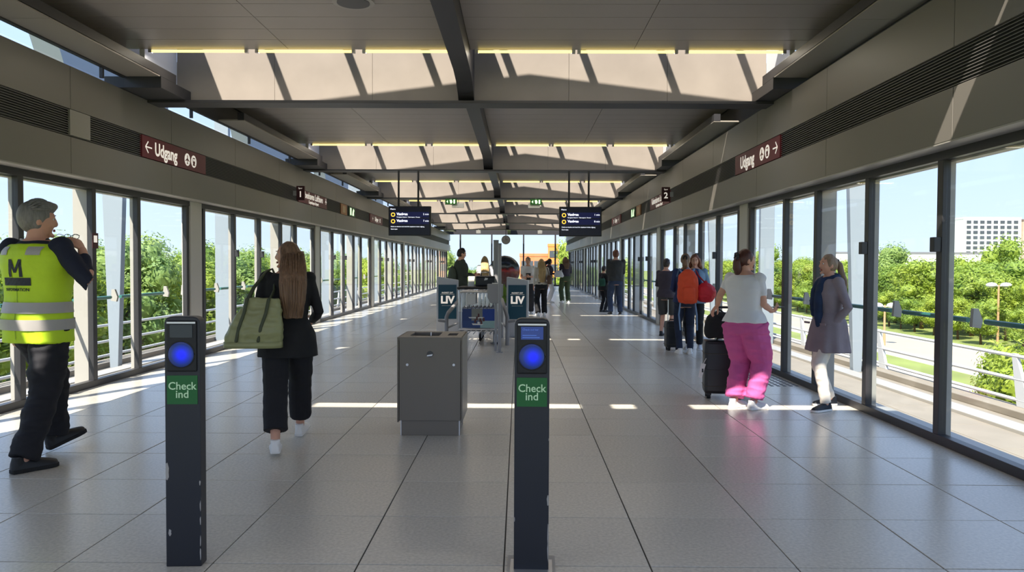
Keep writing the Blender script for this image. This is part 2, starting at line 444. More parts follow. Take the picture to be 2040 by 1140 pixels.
# ------------------------------------------------------------------ outside: decks, rails, columns, ground
GZ = -5.0
gnd = MB().box(-600, 600, -200, 900, GZ - .3, GZ).build('ground', M_GRASS)
tag(gnd, 'green grassy ground far below the platform', 'ground', kind='structure')
tn = 2
for side, nm in ((-1, 'left'), (1, 'right')):
    tn += 1
    d = MB().box(side * 4.62, side * 8.95, NEAR, 70, -1.35, -.915).build(f'trim_{tn}', M_CONC)
    tag(d, f'pale concrete walkway deck outside the {nm} glass wall', 'deck', kind='structure')
    sl_me = MB().box(-.70, .70, -.745, .745, -.02, 0).mesh('slab', bevel=.006); sl_me.materials.append(M_CONC)
    for j in range(28):
        for q in range(2):
            o = put('slab', sl_me, d, (side * (6.25 + q * 1.41), -1.5 + j * 1.5, -.893))
    box_part('curb', M_CONC, d, side * 8.5, side * 8.9, NEAR, 70, -.915, -.80, bevel=.01)
    box_part('cable_trough', M_FIN, d, side * 7.75, side * 8.1, NEAR, 70, -.915, -.84, bevel=.01)
    # gravel strip next to the sill: uneven little stones over a bed
    random.seed(20 + side)
    gv = MB().box(side * 4.63, side * 5.5, NEAR, 45, -.915, -.89)
    for i in range(2600):
        x = side * random.uniform(4.66, 5.5); y = 3 + 26 * random.random() ** 1.5; r = random.uniform(.02, .05)
        a = random.uniform(0, 3.14); c, s_ = math.cos(a) * r, math.sin(a) * r
        gv.hexa([(x - c, y - s_, -.895), (x + s_, y - c, -.895), (x + c, y + s_, -.895), (x - s_, y + c, -.895)],
                [(x - c * .5, y - s_ * .6, -.89 + r), (x + s_ * .6, y - c * .5, -.89 + r * .9), (x + c * .6, y + s_ * .5, -.89 + r), (x - s_ * .5, y + c * .6, -.89 + r * .8)])
    g = gv.build('gravel', M_GRAV, d); g['kind'] = 'stuff'
    # white railing at the deck edge
    rl = thing('railing', f'white metal railing with three rails along the {nm} outer deck', 'railing', (side * 8.8, 0, -.8))
    for z in (.80, .43, .10):
        MB().cyl((0, NEAR, z), (0, 68, z), .032, 8).build('rail', M_RAILW, rl, smooth='auto')
    pm = MB().hexa([(-.03, -.17, 0), (.03, -.17, 0), (.03, .15, 0), (-.03, .15, 0)],
                   [(-.025, .20, .84), (.025, .20, .84), (.025, .31, .84), (-.025, .31, .84)]).mesh('post', bevel=.004)
    pm.materials.append(M_RAILW)
    for j in range(14): put('post', pm, rl, (0, 2.75 + j * 4.67, 0))
    # teal hand rail carried on brackets from the fins
    hr = thing('handrail', f'teal green handrail just outside the {nm} glass wall', 'handrail', (side * 4.50, 0, 1.0))
    for k in range(-1, 7):
        b = 4.92 + 7 * k
        ys = [b + o for o in OFFS] + [b + 6.40]
        for y0, y1 in zip(ys[:-1], ys[1:]):
            if y1 < FAR: MB().cyl((0, y0 + .12, 0), (0, y1 - .12, 0), .022, 8).build('rail', M_TEAL, hr, smooth='auto')
        for y in ys:
            if y < FAR: MB().prism([(-.05, -.05), (.02, -.06), (.035, .0), (.0, .10), (-.04, .10)], 'y', y - .02, y + .02).build('bracket', M_FIN, hr)
    for j, y in enumerate((9.9, 16.9, 23.1, 29.3, 35.5, 41.7, 47.9)):
        if j % 2 == 1:
            cm = MB().hexa([(-.06, -.05, 0), (.06, -.05, 0), (.06, .05, 0), (-.06, .05, 0)], [(-.33, -.11, 11.2), (.33, -.11, 11.2), (.33, .11, 11.2), (-.33, .11, 11.2)])
            cm = MB()
            for z0, z1 in ((0, 4.1), (4.1, 11.2)):
                wd_ = lambda z: .09 + .036 * max(0, z - 4.1)
                a, b = wd_(z0), wd_(z1)
                cm.hexa([(-a, -.09, z0), (a, -.09, z0), (a, .09, z0), (-a, .09, z0)], [(-b, -.09, z1), (b, -.09, z1), (b, .09, z1), (-b, .09, z1)])
        else:
            cm = MB().box(-.21, .21, -.09, .09, 0, 11.2)
        c = cm.build('column', M_COLM, loc=(side * 8.25, y, GZ), bevel=.012)
        tag(c, f"{'tapered' if j % 2 else 'straight'} pale blue grey column outside the {nm} glass wall, {ORD[j]} from the front", 'column', f'outer columns on the {nm} side', 'structure')
    for j, (a, b) in enumerate(((14.2, 19.0), (24.2, 29.5), (34, 39), (44, 49))):
        h = MB().prism([(a + .6, 5.0), (b, 5.0), (b, 6.1), (a, 6.1)], 'x', side * 8.25 - .25, side * 8.25 + .25).build('column_head', M_COLM)
        tag(h, f'pale grey beam carried high outside the {nm} clerestory, {ORD[j]} from the front', 'beam', f'outer beams on the {nm} side', 'structure')

# roads and paths beyond the right railing
rd = MB().box(17, 24, -20, 260, GZ, GZ + .02).build('road', M_ROAD); tag(rd, 'sunlit pale road below the right railing', 'road', kind='structure')
box_part('kerb', M_CREAM, rd, 16.7, 17, -20, 260, GZ, GZ + .12); box_part('kerb', M_CREAM, rd, 24, 24.3, -20, 260, GZ, GZ + .12)
pth = MB().box(28, 35.5, -20, 260, GZ, GZ + .02).build('path', M_ROAD); tag(pth, 'pale paved road in front of the green wood on the right', 'road', kind='structure')
box_part('kerb', M_CREAM, pth, 27.7, 28, -20, 260, GZ, GZ + .12); box_part('kerb', M_CREAM, pth, 35.5, 35.8, -20, 260, GZ, GZ + .12)
ls = MB().box(-17, -12, 0, 200, GZ, GZ + .02).build('path', M_ROAD); tag(ls, 'pale path below the left railing', 'path', kind='structure')

# twin globe street lamps
def street_lamp(x, y, h, label):
    t = thing('street_lamp', label, 'street lamp', (x, y, GZ))
    MB().cyl((0, 0, 0), (0, 0, h), .10, 10, .07).build('pole', mat('lamp_post_wood', (196, 150, 110), .6), t, smooth='auto')
    MB().cyl((-.55, 0, h - .1), (.55, 0, h - .1), .04, 8).build('arm', M_CREAM, t)
    for s in (-1, 1):
        MB().ell((s * .6, 0, h - .02), (.42, .42, .22), 14, 8).build('globe', M_WHITE, t, smooth=True)
street_lamp(42.3 - 1.5, 63.8, 4.95, 'twin globe street lamp on a brown post among the right bushes')
street_lamp(30.5, 62, 3.3, 'shorter twin globe street lamp beside the pale road on the right')

# trees
def crown_mesh(seed, n, lobes, size, rx, rz):
    rnd = random.Random(seed); mb = MB()
    L = []
    for i in range(lobes):
        a = rnd.uniform(0, 6.283); q = rnd.uniform(.0, .68); z = rnd.uniform(-.55, .62)
        k = math.sqrt(max(.1, 1 - z * z)); r = rnd.uniform(.30, .50)
        L.append((Vector((math.cos(a) * q * rx * k, math.sin(a) * q * rx * k, z * rz)), r * rx, r * rz * .8))
    for c, r, r2 in L:
        mb.ell(c, (r * .55, r * .55, r2 * .55), 8, 6)
    for i in range(n):
        c, r, r2 = L[i % lobes]
        d = Vector((rnd.gauss(0, 1), rnd.gauss(0, 1), rnd.gauss(.25, 1))).normalized()
        k = rnd.uniform(.5, 1.12)
        p = c + Vector((d.x * r * k, d.y * r * k, d.z * r2 * k))
        u = Vector((rnd.gauss(0, 1), rnd.gauss(0, 1), rnd.gauss(0, .6))).normalized()
        w = d.cross(u)
        if w.length < .1: continue
        w.normalize(); u = (w.cross(d) + d * rnd.uniform(-.5, .5)).normalized()
        s = size * rnd.uniform(.6, 1.25)
        mb.add([p - u * s, p + w * s * .42 - u * .1 * s, p + u * s, p - w * s * .42 - u * .1 * s], [(0, 1, 2, 3)])
    return mb.mesh('crown')
TRUNK = mat('bark', (92, 74, 56), .9, var=.2, scale=6)
LEAVES = [leaf_mat('leaf_bright', (146, 170, 66)), leaf_mat('leaf_mid', (124, 154, 64)), leaf_mat('leaf_blue', (140, 168, 96))]
CROWNS = []
for i in range(6):
    me = crown_mesh(40 + i, 6500, 26, .145, 2.6, 3.4); me.materials.append(LEAVES[i % 3]); CROWNS.append(me)
TRM = MB().tube([(0, 0, 0), (.05, 0, 1.6), (0, .05, 3.6)], [.17, .13, .08], 7, round_caps=False).mesh('trunk', smooth=True); TRM.materials.append(TRUNK)
def tree(x, y, h, crown, label, group=None, w=1.0, z=GZ):
    t = thing('tree', label, 'tree', (x, y, z), random.uniform(0, 6.28), group)
    s = h / 7.6; t.scale = (s * w, s * w, s)
    put('trunk', TRM, t, (0, 0, 0)); c = put('crown', CROWNS[crown], t, (0, 0, 4.1)); c['kind'] = 'stuff'
    return t
random.seed(3)
for row, (xr, gap, y0, y1) in enumerate(((-21.5, 3.6, 26, 92), (-25.5, 4.0, 30, 120), (-30.5, 4.6, 36, 150))):
    y = y0
    while y < y1:
        h = random.uniform(6.6, 8.0) + row * .75
        tree(xr + random.uniform(-1, 1), y, h, random.randrange(6), 'leafy tree in the dense wood beyond the left railing', 'trees of the left wood', random.uniform(.95, 1.2))
        y += gap * random.uniform(.75, 1.2)
for row, (xr, gap, y0, y1) in enumerate(((43.5, 4.2, 50, 150), (48.5, 4.6, 52, 190), (54, 5.0, 58, 230))):
    y = y0
    while y < y1:
        h = random.uniform(6.2, 8.0) + row * .55
        tree(xr + random.uniform(-1.3, 1.3), y, h, random.choice((0, 1, 3, 4, 0)), 'leafy tree in the sunlit wood across the road on the right', 'trees of the right wood', random.uniform(1.1, 1.35))
        y += gap * random.uniform(.75, 1.2)
y = 46
while y < 150:
    tree(39.6 + random.uniform(-.8, .8), y, random.uniform(3.4, 4.4), random.choice((0, 3, 1)), 'low bush along the front edge of the sunlit wood on the right', 'bushes before the right wood', 1.25)
    y += 3.6 * random.uniform(.8, 1.2)
tree(39.0, 119, 11.0, 1, 'taller tree rising above the right wood behind the far right windows', w=.9)
tree(57.0, 88, 10.6, 0, 'tall yellow green tree in front of the white apartment block')
tree(46.0, 92, 9.8, 2, 'bluish tree standing up from the right wood left of the apartment block')
tree(13.0, 18.6, 5.0, 3, 'leafy tree just below the near right railing', w=.85)
tree(15.6, 23.5, 4.4, 0, 'low bushy tree behind the near right railing, over the pale road', w=.9)
tree(-19.5, 40.5, 8.9, 5, 'tallest tree of the left wood, behind the near left windows', w=.8)
for i, (x, y, h) in enumerate(((-14, 84, 8.0), (-7.5, 150, 7.2), (-13, 150, 7.6), (-2.5, 155, 6.8), (-18, 155, 8), (14, 120, 9.0), (19, 130, 8.5), (-22, 150, 8))):
    tree(x, y, h, i % 6, 'tree beyond the far end glass wall', 'trees beyond the end wall', 1.3)
tree(5.4, 74, 9.6, 0, 'tall pale green tree right behind the end glass wall on its right side', w=.75)
tree(-6.0, 71, 8.6, 2, 'thin pale tree behind the end glass wall on its left side', w=.55)

# far buildings
def slab_building(name, label, x, y, w, d, h, wall, win, nx, nz, roof=None, rz=0.0, gz=GZ, wf=.42, hf=.5):
    t = thing(name, label, 'building', (x, y, gz), rz)
    MB().box(-w / 2, w / 2, 0, d, 0, h).build('wall', wall, t)
    MB().box(-w / 2 - .1, w / 2 + .1, -.1, d + .1, h, h + .7).build('roof', roof or wall, t)
    cw = w * .93 / nx; ch = (h - 1) / nz
    wm = MB().box(-cw * wf, cw * wf, -.12, .3, -ch * hf * .5, ch * hf * .5).mesh('window'); wm.materials.append(win)
    for i in range(nx):
        for j in range(nz):
            put('window', wm, t, (-w * .465 + cw * (i + .5), 0, .8 + ch * (j + .5)))
    return t
M_BW = mat('white_render', (240, 240, 240), .8); M_WIN = mat('far_window', (74, 78, 86), .3)
slab_building('apartment_building', 'white apartment block with a grid of dark square windows above the trees', 186, 300, 22.5, 12, 25.2, M_BW, M_WIN, 8, 12, wf=.33, hf=.62)
slab_building('office_building', 'beige building with brown roof storey beside the white apartment block', 204.5, 297, 13, 12, 24.5, mat('beige_render', (214, 196, 178), .8), mat('far_window_brown', (168, 150, 140), .4), 6, 11, roof=mat('brown_roof', (150, 128, 118), .8))
slab_building('hall_building', 'low white hall with grey roof behind the right wood', 130, 255, 50, 14, 10.6, M_BW, M_WIN, 10, 1, roof=mat('grey_roof', (120, 118, 124), .8))
slab_building('warehouse', 'low orange building far beyond the end glass wall', 5.2, 190, 8.5, 10, 8.6, mat('orange_wall', (222, 128, 84), .8), M_WIN, 5, 2)
slab_building('orange_tower', 'small orange tower beyond the end glass wall, beside the pale green tree', 9.3, 188, 2.6, 3, 11.0, mat('orange_bright', (240, 140, 74), .8), M_WIN, 1, 3)

# ------------------------------------------------------------------ signs on the fascia
def plane_icon(mb, c, r, flip=1):
    pts = [(0, 1), (.14, .75), (.16, .25), (.95, -.25), (.95, -.42), (.16, -.15), (.10, -.62), (.34, -.82), (.34, -.94), (0, -.84)]
    poly = pts + [(-x, y) for x, y in reversed(pts[1:-1])]
    mb.prism([(c[0] + x * r, c[1] + y * r) for x, y in poly], 'z', .0035, .0055)
def icon_disc(parent, cx, cy, r, kind, m_fg):
    d = MB().cyl((cx, cy, .001), (cx, cy, .0035), r, 24).build('icon_disc', M_TXT, parent)
    mb = MB()
    if kind == 'plane': plane_icon(mb, (cx, cy), r * .78)
    else:
        mb.box(cx - r * .42, cx + r * .42, cy - r * .35, cy + r * .6, .0035, .0055)
        mb.prism([(cx - r * .5, cy - r * .7), (cx - r * .3, cy - r * .35), (cx + r * .3, cy - r * .35), (cx + r * .5, cy - r * .7)], 'z', .0035, .0045)
    mb.build('icon', m_fg, parent)
    if kind != 'plane':
        MB().box(cx - r * .3, cx + r * .3, cy + r * .05, cy + r * .42, .0055, .0065).build('icon', M_TXT, parent)
def arrow(parent, cx, cy, s, d):
    mb = MB(); w = .022 * s / .11
    mb.box(cx - s, cx + s, cy - w / 2, cy + w / 2, .001, .003)
    for q in (-1, 1):
        tip = Vector((cx + d * s, cy)); b = tip + Vector((-d * s * .85, q * s * .85)); n_ = Vector((q * d, 1)).normalized() * w / 2
        n_ = Vector((-(b - tip).y, (b - tip).x)).normalized() * w / 2
        mb.prism([tuple(tip + n_), tuple(tip - n_), tuple(b - n_), tuple(b + n_)], 'z', .001, .0032)
    mb.build('arrow', M_TXT, parent)
def wall_sign(name, label, side, y0, y1, body=None, m=M_MAROON, z0=2.785, z1=3.062):
    t = thing(name, label, 'sign', (side * 3.978, (y0 + y1) / 2, (z0 + z1) / 2))
    t.rotation_euler = RLEFT if side < 0 else RRIGHT
    L = (y1 - y0) / 2; h = (z1 - z0) / 2
    MB().box(-L, L, -h, h, -.03, .001).build('panel', m, t, bevel=.002)
    return t, L, h
t, L, h = wall_sign('exit_sign', 'maroon Udgang sign with left pointing arrow on the left fascia', -1, 9.56, 11.50)
arrow(t, -L + .17, 0, .085, -1); text('Udgang', .235, M_TXT, t, (-L + .33, -.005, .002), (0, 0, 0), 'LEFT', bold=.006, sx=.92)
icon_disc(t, .33, 0, .088, 'plane', M_MAROON); icon_disc(t, .545, 0, .088, 'train', M_MAROON)
t, L, h = wall_sign('exit_sign', 'maroon Udgang sign with right pointing arrow on the right fascia', 1, 9.46, 11.40)
arrow(t, L - .17, 0, .085, 1); text('Udgang', .235, M_TXT, t, (-.70, -.005, .002), (0, 0, 0), 'LEFT', bold=.006, sx=.92)
icon_disc(t, .28, 0, .088, 'plane', M_MAROON); icon_disc(t, .50, 0, .088, 'train', M_MAROON)
for side, num, nm in ((-1, '1', 'left'), (1, '2', 'right')):
    fl = thing('platform_number_sign', f'small maroon flag sign with number {num} projecting from the {nm} fascia', 'sign', (side * 3.83, 16.0, 2.93))
    MB().box(-.085, .085, -.03, .03, -.15, .15).build('panel', mat('sign_dark_maroon', (66, 22, 32), .5), fl, bevel=.004)
    MB().box(side * .08, side * .16, -.015, .015, -.05, .05).build('bracket', M_STEEL, fl)
    text('Spor', .045, M_TXT, fl, (0, -.032, .10), RCAM); text(num, .17, M_TXT, fl, (0, -.032, -.03), RCAM, bold=.004)
    t, L, h = wall_sign('station_name_sign', f'maroon station name sign beside number {num} on the {nm} fascia', side, 16.35, 18.75)
    text('Københavns Lufthavn', .205, M_TXT, t, (-.08, .045, .002), (0, 0, 0), bold=.004, sx=1.0)
    text('Copenhagen Airport', .10, M_TXT, t, (0, -.085, .002), (0, 0, 0), bold=.002); mb = MB(); plane_icon(mb, (1.09, .045), .075); mb.build('icon', M_TXT, t)
    t, L, h = wall_sign('notice_panel', f'orange brown panel on the {nm} fascia', side, 20.25, 20.95, m=mat('notice_orange', (176, 116, 66), .5))
    MB().box(-.16, .16, -.09, .09, .001, .003).build('print', mat('notice_beige', (200, 168, 122), .5), t)
    t, L, h = wall_sign('emergency_exit_sign', f'green running man exit panel on the {nm} fascia', side, 21.2, 22.0, m=mat('exit_green', (28, 74, 40), .5))
    gm = mat('exit_glow', (206, 255, 190), .5, emit=1.0)
    MB().box(-.26, -.10, -.10, .10, .001, .003).build('print', gm, t); MB().prism([(.0, -.1), (.22, -.1), (.2, -.02), (.26, .06), (.16, .1), (.06, .02)], 'z', .001, .003).build('print', gm, t)
    t, L, h = wall_sign('exit_sign', f'distant small maroon Udgang sign on the {nm} fascia', side, 24.2, 26.4)
    text('← Udgang' if False else 'Udgang', .2, M_TXT, t, (0, 0, .002), (0, 0, 0), bold=.004)
    arrow(t, -side * -.62, 0, .07, side); icon_disc(t, side * .62 * -1 if side > 0 else .62, 0, .07, 'plane', M_MAROON)
lp = thing('blank_panel', 'plain light grey square panel set in the left louvre band', 'panel', (-3.985, 8.22, 2.93))
MB().box(-.02, .006, -.19, .19, -.135, .135).build('plate', mat('plate_grey', (150, 146, 138), .4), lp, bevel=.003)
st = thing('door_sticker', 'small maroon pictogram sticker on the left mullion beside the man in yellow', 'sticker', (-4.157, 8.80, 1.70))
MB().box(-.004, .002, -.06, .06, -.09, .09).build('print', mat('sticker_dark', (70, 24, 28), .5), st)
MB().box(.002, .003, -.035, .035, -.02, .06).build('pictogram', M_TXT, st)

# ------------------------------------------------------------------ information screens
M_SCR = mat('screen_face', (8, 9, 24), .25, emit=.3); M_SCB = mat('screen_blue', (14, 18, 64), .3, emit=.35); M_STX = mat('screen_text', (238, 242, 255), .5, emit=1.0)
M_YEL = mat('line_badge_yellow', (250, 200, 70), .5, emit=.8)
for cx, nm, m1, m2 in ((-1.625, 'left', '5', '7'), (2.10, 'right', '1', '8')):
    t = thing('departure_screen', f'black hanging departure screen left of the ridge, dark blue rows' if nm == 'left' else 'black hanging departure screen on the right side, dark blue rows', 'screen', (cx, 16.6, 2.39))
    MB().box(-.462, .462, 0, .12, -.322, .322).build('housing', M_BLACK, t, bevel=.008)
    MB().box(-.44, .44, -.004, .004, -.30, .30).build('display', M_SCR, t)
    for z in (.135, -.01): MB().box(-.42, .42, -.006, -.003, z - .06, z + .06).build('row', M_SCB, t)
    text('Metro', .045, M_STX, t, (-.42, -.007, .255), RCAM, 'LEFT')
    for z, mn in ((.135, m1), (-.01, m2)):
        MB().cyl((-.36, -.008, z), (-.36, -.004, z), .047, 20).build('badge', M_YEL, t); MB().cyl((-.36, -.010, z), (-.36, -.007, z), .027, 16).build('badge', M_SCR, t)
        text('Vanløse', .075, M_STX, t, (-.28, -.008, z + .012), RCAM, 'LEFT', bold=.002)
        text(mn + ' min', .055, M_STX, t, (.42, -.008, z + .01), RCAM, 'RIGHT')
    text('Kongens Nytorv  Nørreport  Forum', .034, M_STX, t, (-.28, -.008, .082), RCAM, 'LEFT')
    text('Husk at checke ind med dit rejsekort inden afgang', .036, M_STX, t, (-.41, -.008, -.125), RCAM, 'LEFT'); text('God rejse', .036, M_STX, t, (-.41, -.008, -.18), RCAM, 'LEFT')
    for x in (-.25, .18):
        MB().cyl((x, .07, .32), (x, .07, 1.10), .022, 8).build('hanger', M_BLACK, t, smooth='auto')
for cx, nm in ((-1.36, 'left'), (1.285, 'right')):
    s_ = 1 if nm == 'left' else -1
    t = thing('exit_lightbox', f'green hanging exit lightbox with white figures, {nm} of the ridge beam', 'exit sign', (cx, 23.72, 3.40))
    MB().box(-.18, .18, -.05, .05, -.09, .09).build('housing', mat('exit_green_box', (36, 92, 30), .5, emit=.1), t, bevel=.005)
    gm = MATS['exit_glow']
    MB().prism([(-.02, -.06), (.03, -.06), (.05, .0), (.02, .06), (-.04, .05)], 'y', -.053, -.05).build('figure', gm, t); MB().box(.08, .13, -.053, -.05, -.06, .06).build('door_symbol', gm, t)
    MB().prism([(-.14, 0), (-.09, .05), (-.09, -.05)], 'y', -.053, -.05).build('arrow', gm, t)
    MB().cyl((0, 0, .09), (0, 0, .098), .03, 8).build('hanger', M_STEEL, t)
    t2 = thing('emergency_lamp', f'small white emergency lamp box hung below the {nm} exit lightbox', 'lamp', (cx + s_ * .21 if s_ > 0 else cx - .06, 23.80, 3.29))
    MB().box(-.18, .18, -.08, .08, -.07, .07).build('housing', M_CREAM, t2, bevel=.006); MB().cyl((.02, 0, .07), (.02, 0, .202), .010, 8).build('hanger', M_CREAM, t2)
ck = thing('station_clock', 'round grey station clock hanging in front of the far end window', 'clock', (.14, 36, 2.62))
MB().cyl((0, -.06, 0), (0, .06, 0), .21, 32).build('case', mat('clock_grey', (150, 148, 150), .4), ck, smooth='auto'); MB().cyl((0, -.066, 0), (0, -.058, 0), .185, 32).build('face', mat('clock_face', (176, 172, 172), .5), ck)
MB().box(-.008, .008, -.072, -.066, -.01, .13).build('hand', M_BLACK, ck); MB().box(-.01, .09, -.072, -.066, -.008, .008).build('hand', M_BLACK, ck)
MB().cyl((0, 0, .21), (0, 0, 1.2), .015, 8).build('hanger', M_DARK, ck)
for x, nm in ((-1.62, 'left'), (1.98, 'right')):
    t = thing('ceiling_camera', f'small pale camera under the last beam on the {nm}', 'camera', (x, 44.6, 3.36))
    MB().box(-.13, .13, -.1, .1, -.09, .1).build('body', M_CREAM, t, bevel=.01); MB().cyl((0, 0, .1), (0, 0, .14), .03, 8).build('mount', M_STEEL, t)

# ------------------------------------------------------------------ check-in posts
M_POST = mat('post_blue_black', (30, 33, 42), .38, var=.08, scale=4); M_CHIP = mat('bare_metal_chip', (176, 172, 168), .4)
M_GREEN = mat('label_green', (20, 104, 46), .45); M_POSTSC = mat('post_screen', (26, 62, 150), .2, emit=.12); M_POSTSD = mat('post_screen_dim', (30, 44, 66), .2)
m = bpy.data.materials.new('reader_glow'); m.use_nodes = True; n = m.node_tree; b = n.nodes['Principled BSDF']
tcn = n.nodes.new('ShaderNodeTexCoord'); gr = n.nodes.new('ShaderNodeTexGradient'); gr.gradient_type = 'SPHERICAL'; mp = n.nodes.new('ShaderNodeMapping'); mp.inputs['Scale'].default_value = (15, 15, 15); mp.inputs['Location'].default_value = (-.1, 0, -.0)
crn = n.nodes.new('ShaderNodeValToRGB'); crn.color_ramp.elements[0].color = (.006, .009, .05, 1); crn.color_ramp.elements[1].color = (.0, .004, 1, 1); crn.color_ramp.elements[1].position = .85; q_ = crn.color_ramp.elements.new(.25); q_.color = (.004, .016, .09, 1); q_ = crn.color_ramp.elements.new(.5); q_.color = (.0, .012, .34, 1)
n.links.new(tcn.outputs['Object'], mp.inputs[0]); n.links.new(mp.outputs[0], gr.inputs[0]); n.links.new(gr.outputs[0], crn.inputs[0])
n.links.new(crn.outputs[0], b.inputs['Emission Color']); b.inputs['Emission Strength'].default_value = .95; b.inputs['Base Color'].default_value = (.02, .025, .07, 1); b.inputs['Roughness'].default_value = .4
MATS['reader_glow'] = m
def checkin_post(x, y, label, rz, screen, chips, plate):
    t = thing('checkin_post', label, 'ticket post', (x, y, 0), rz)
    H = 1.19; W = .082; D = .075
    rr = .03
    prof = [(-W, 0), (W, 0), (W, H - rr)] + [(W - rr + rr * math.cos(a), H - rr + rr * math.sin(a)) for a in (.5, 1.0, 1.57)] + [(-W + rr + rr * math.cos(a), H - rr + rr * math.sin(a)) for a in (1.57, 2.14, 2.64)] + [(-W, H - rr)]
    MB().prism(prof, 'y', 0, D).build('body', M_POST, t, bevel=.005)
    fr = .066
    MB().box(-.070, .070, -.010, .004, .93, 1.172).build('bezel', mat('post_bezel', (16, 17, 20), .5), t, bevel=.008)
    MB().box(-.066, .066, -.0135, -.006, 1.158, 1.166).build('trim_strip', M_STEEL, t)
    MB().box(-.052, .052, -.013, -.008, 1.092, 1.152).build('screen', M_POSTSC if screen else M_POSTSD, t)
    if screen:
        text('Check ind her', .013, mat('screen_line', (90, 130, 220), .4, emit=.2), t, (-.045, -.0135, 1.138), RCAM, 'LEFT')
        MB().box(-.045, .02, -.0137, -.0128, 1.110, 1.113).build('screen_line', MATS['screen_line'], t); MB().box(-.045, .035, -.0137, -.0128, 1.100, 1.103).build('screen_line', MATS['screen_line'], t)
    rd_ = MB().ell((0, 0, 0), (.060, .014, .060), 32, 12).build('reader', MATS['reader_glow'], t, smooth=True); rd_.location = (-.002, -.010, 1.012); rd_['label'] = 'round card reader glowing blue'
    MB().tube([(.062 * math.cos(a) - .002, -.009, 1.012 + .062 * math.sin(a)) for a in [i * math.pi / 16 for i in range(33)]], .004, 6, round_caps=False).build('reader_ring', M_BLACK, t, smooth=True)
    MB().box(-.071, .071, -.003, .002, .776, .912).build('label', M_GREEN, t)
    gt = mat('label_text', (212, 248, 206), .5)
    text('Check', .051, gt, t, (0, -.0035, .861), RCAM, bold=.0006, sx=.98); text('ind', .051, gt, t, (0, -.0035, .822), RCAM, bold=.0006)
    for kind, cx, cz, w, h in chips:
        rnd = random.Random(int(cz * 1000)); n_ = 9
        poly = [(cx + w * math.cos(6.283 * i / n_) * rnd.uniform(.6, 1.1), cz + h * math.sin(6.283 * i / n_) * rnd.uniform(.7, 1.1)) for i in range(n_)]
        poly = [(max(-W + .001, min(W - .001, a)), max(.004, c)) for a, c in poly]
        if kind == 'f': MB().prism(poly, 'y', -.0006, .001).build('paint_chip', M_CHIP, t)
        else: MB().box(W - .001, W + .0006, .006, .006 + w, cz - h, cz + h).build('paint_chip', M_CHIP, t)
    if plate:
        MB().box(-.10, .10, -.05, D + .05, 0, .004).build('floor_plate', M_STEEL, t)
        MB().box(-.115, .115, -.02, D + .1, 0.0, .0035).build('floor_plate', M_FIN, t)
checkin_post(-.820, 3.56, 'left of the two dark check-in posts, dim screen and chipped edges', R_(3), False,
             [('f', -.075, .45, .012, .045), ('f', -.063, .165, .008, .018), ('f', .078, .40, .004, .012), ('f', .08, .29, .004, .03), ('f', .08, .22, .004, .022), ('f', .079, .12, .003, .028), ('f', .079, .06, .004, .03), ('s', .02, .30, 0.0, .03)], False)
checkin_post(.829, 3.55, 'right of the two dark check-in posts, lit blue screen, in front of the bin', R_(-1.5), True,
             [('f', .079, .33, .008, .03), ('f', .08, .17, .006, .06), ('f', .080, .09, .005, .05), ('f', -.08, .24, .003, .014), ('f', .08, .62, .002, .008)], True)

# ------------------------------------------------------------------ waste bin
M_BIN = mat('bin_grey', (124, 117, 108), .42, var=.03, scale=2)
t = thing('waste_bin', 'boxy grey metal waste bin with two openings standing on a recessed plinth', 'bin', (.023, 6.36, 0))
MB().box(-.242, .242, 0.0, .5, 0, .13).build('plinth', M_BIN, t, bevel=.004); MB().box(-.25, -.242, .005, .02, 0, .13).build('plinth_edge', M_STEEL, t); MB().box(.242, .25, .005, .02, 0, .13).build('plinth_edge', M_STEEL, t)
MB().box(-.275, -.262, -.02, .575, .115, .83).build('side_panel', M_BIN, t, bevel=.003); MB().box(.262, .275, -.02, .575, .115, .83).build('side_panel', M_BIN, t, bevel=.003)
MB().box(-.258, .258, -.012, .02, .128, .822).build('door', M_BIN, t, bevel=.003)
MB().box(-.262, .262, .02, .57, .13, .80).build('body', M_DARK, t)
# top with two openings
tops = MB()
for a in ((-.27, .27, -.01, .10), (-.27, .27, .46, .575), (-.27, -.19, .10, .46), (.06, .13, .10, .46), (.21, .27, .10, .46)): tops.box(*a, .805, .83)
tops.box(.13, .21, .10, .17, .805, .83); tops.box(.13, .21, .38, .46, .805, .83); tops.box(-.19, .06, .10, .14, .805, .83)
tops.build('lid', M_BIN, t)
MB().box(-.012, -.004, .13, .15, .80, .86).build('divider', M_STEEL, t)
for x in (-.19, .20): MB().cyl((x, -.013, .60), (x, -.022, .60), .011, 12).build('bolt', M_STEEL, t)
lk = MB().cyl((-.0, -.012, .69), (-.0, -.020, .69), .026, 20).build('lock', M_DARK, t, smooth='auto')
MB().hexa([(-.024, -.026, .672), (.018, -.026, .676), (.018, -.018, .676), (-.024, -.018, .672)], [(-.022, -.026, .682), (.024, -.026, .690), (.024, -.018, .690), (-.022, -.018, .682)]).build('key_slot', M_STEEL, lk)

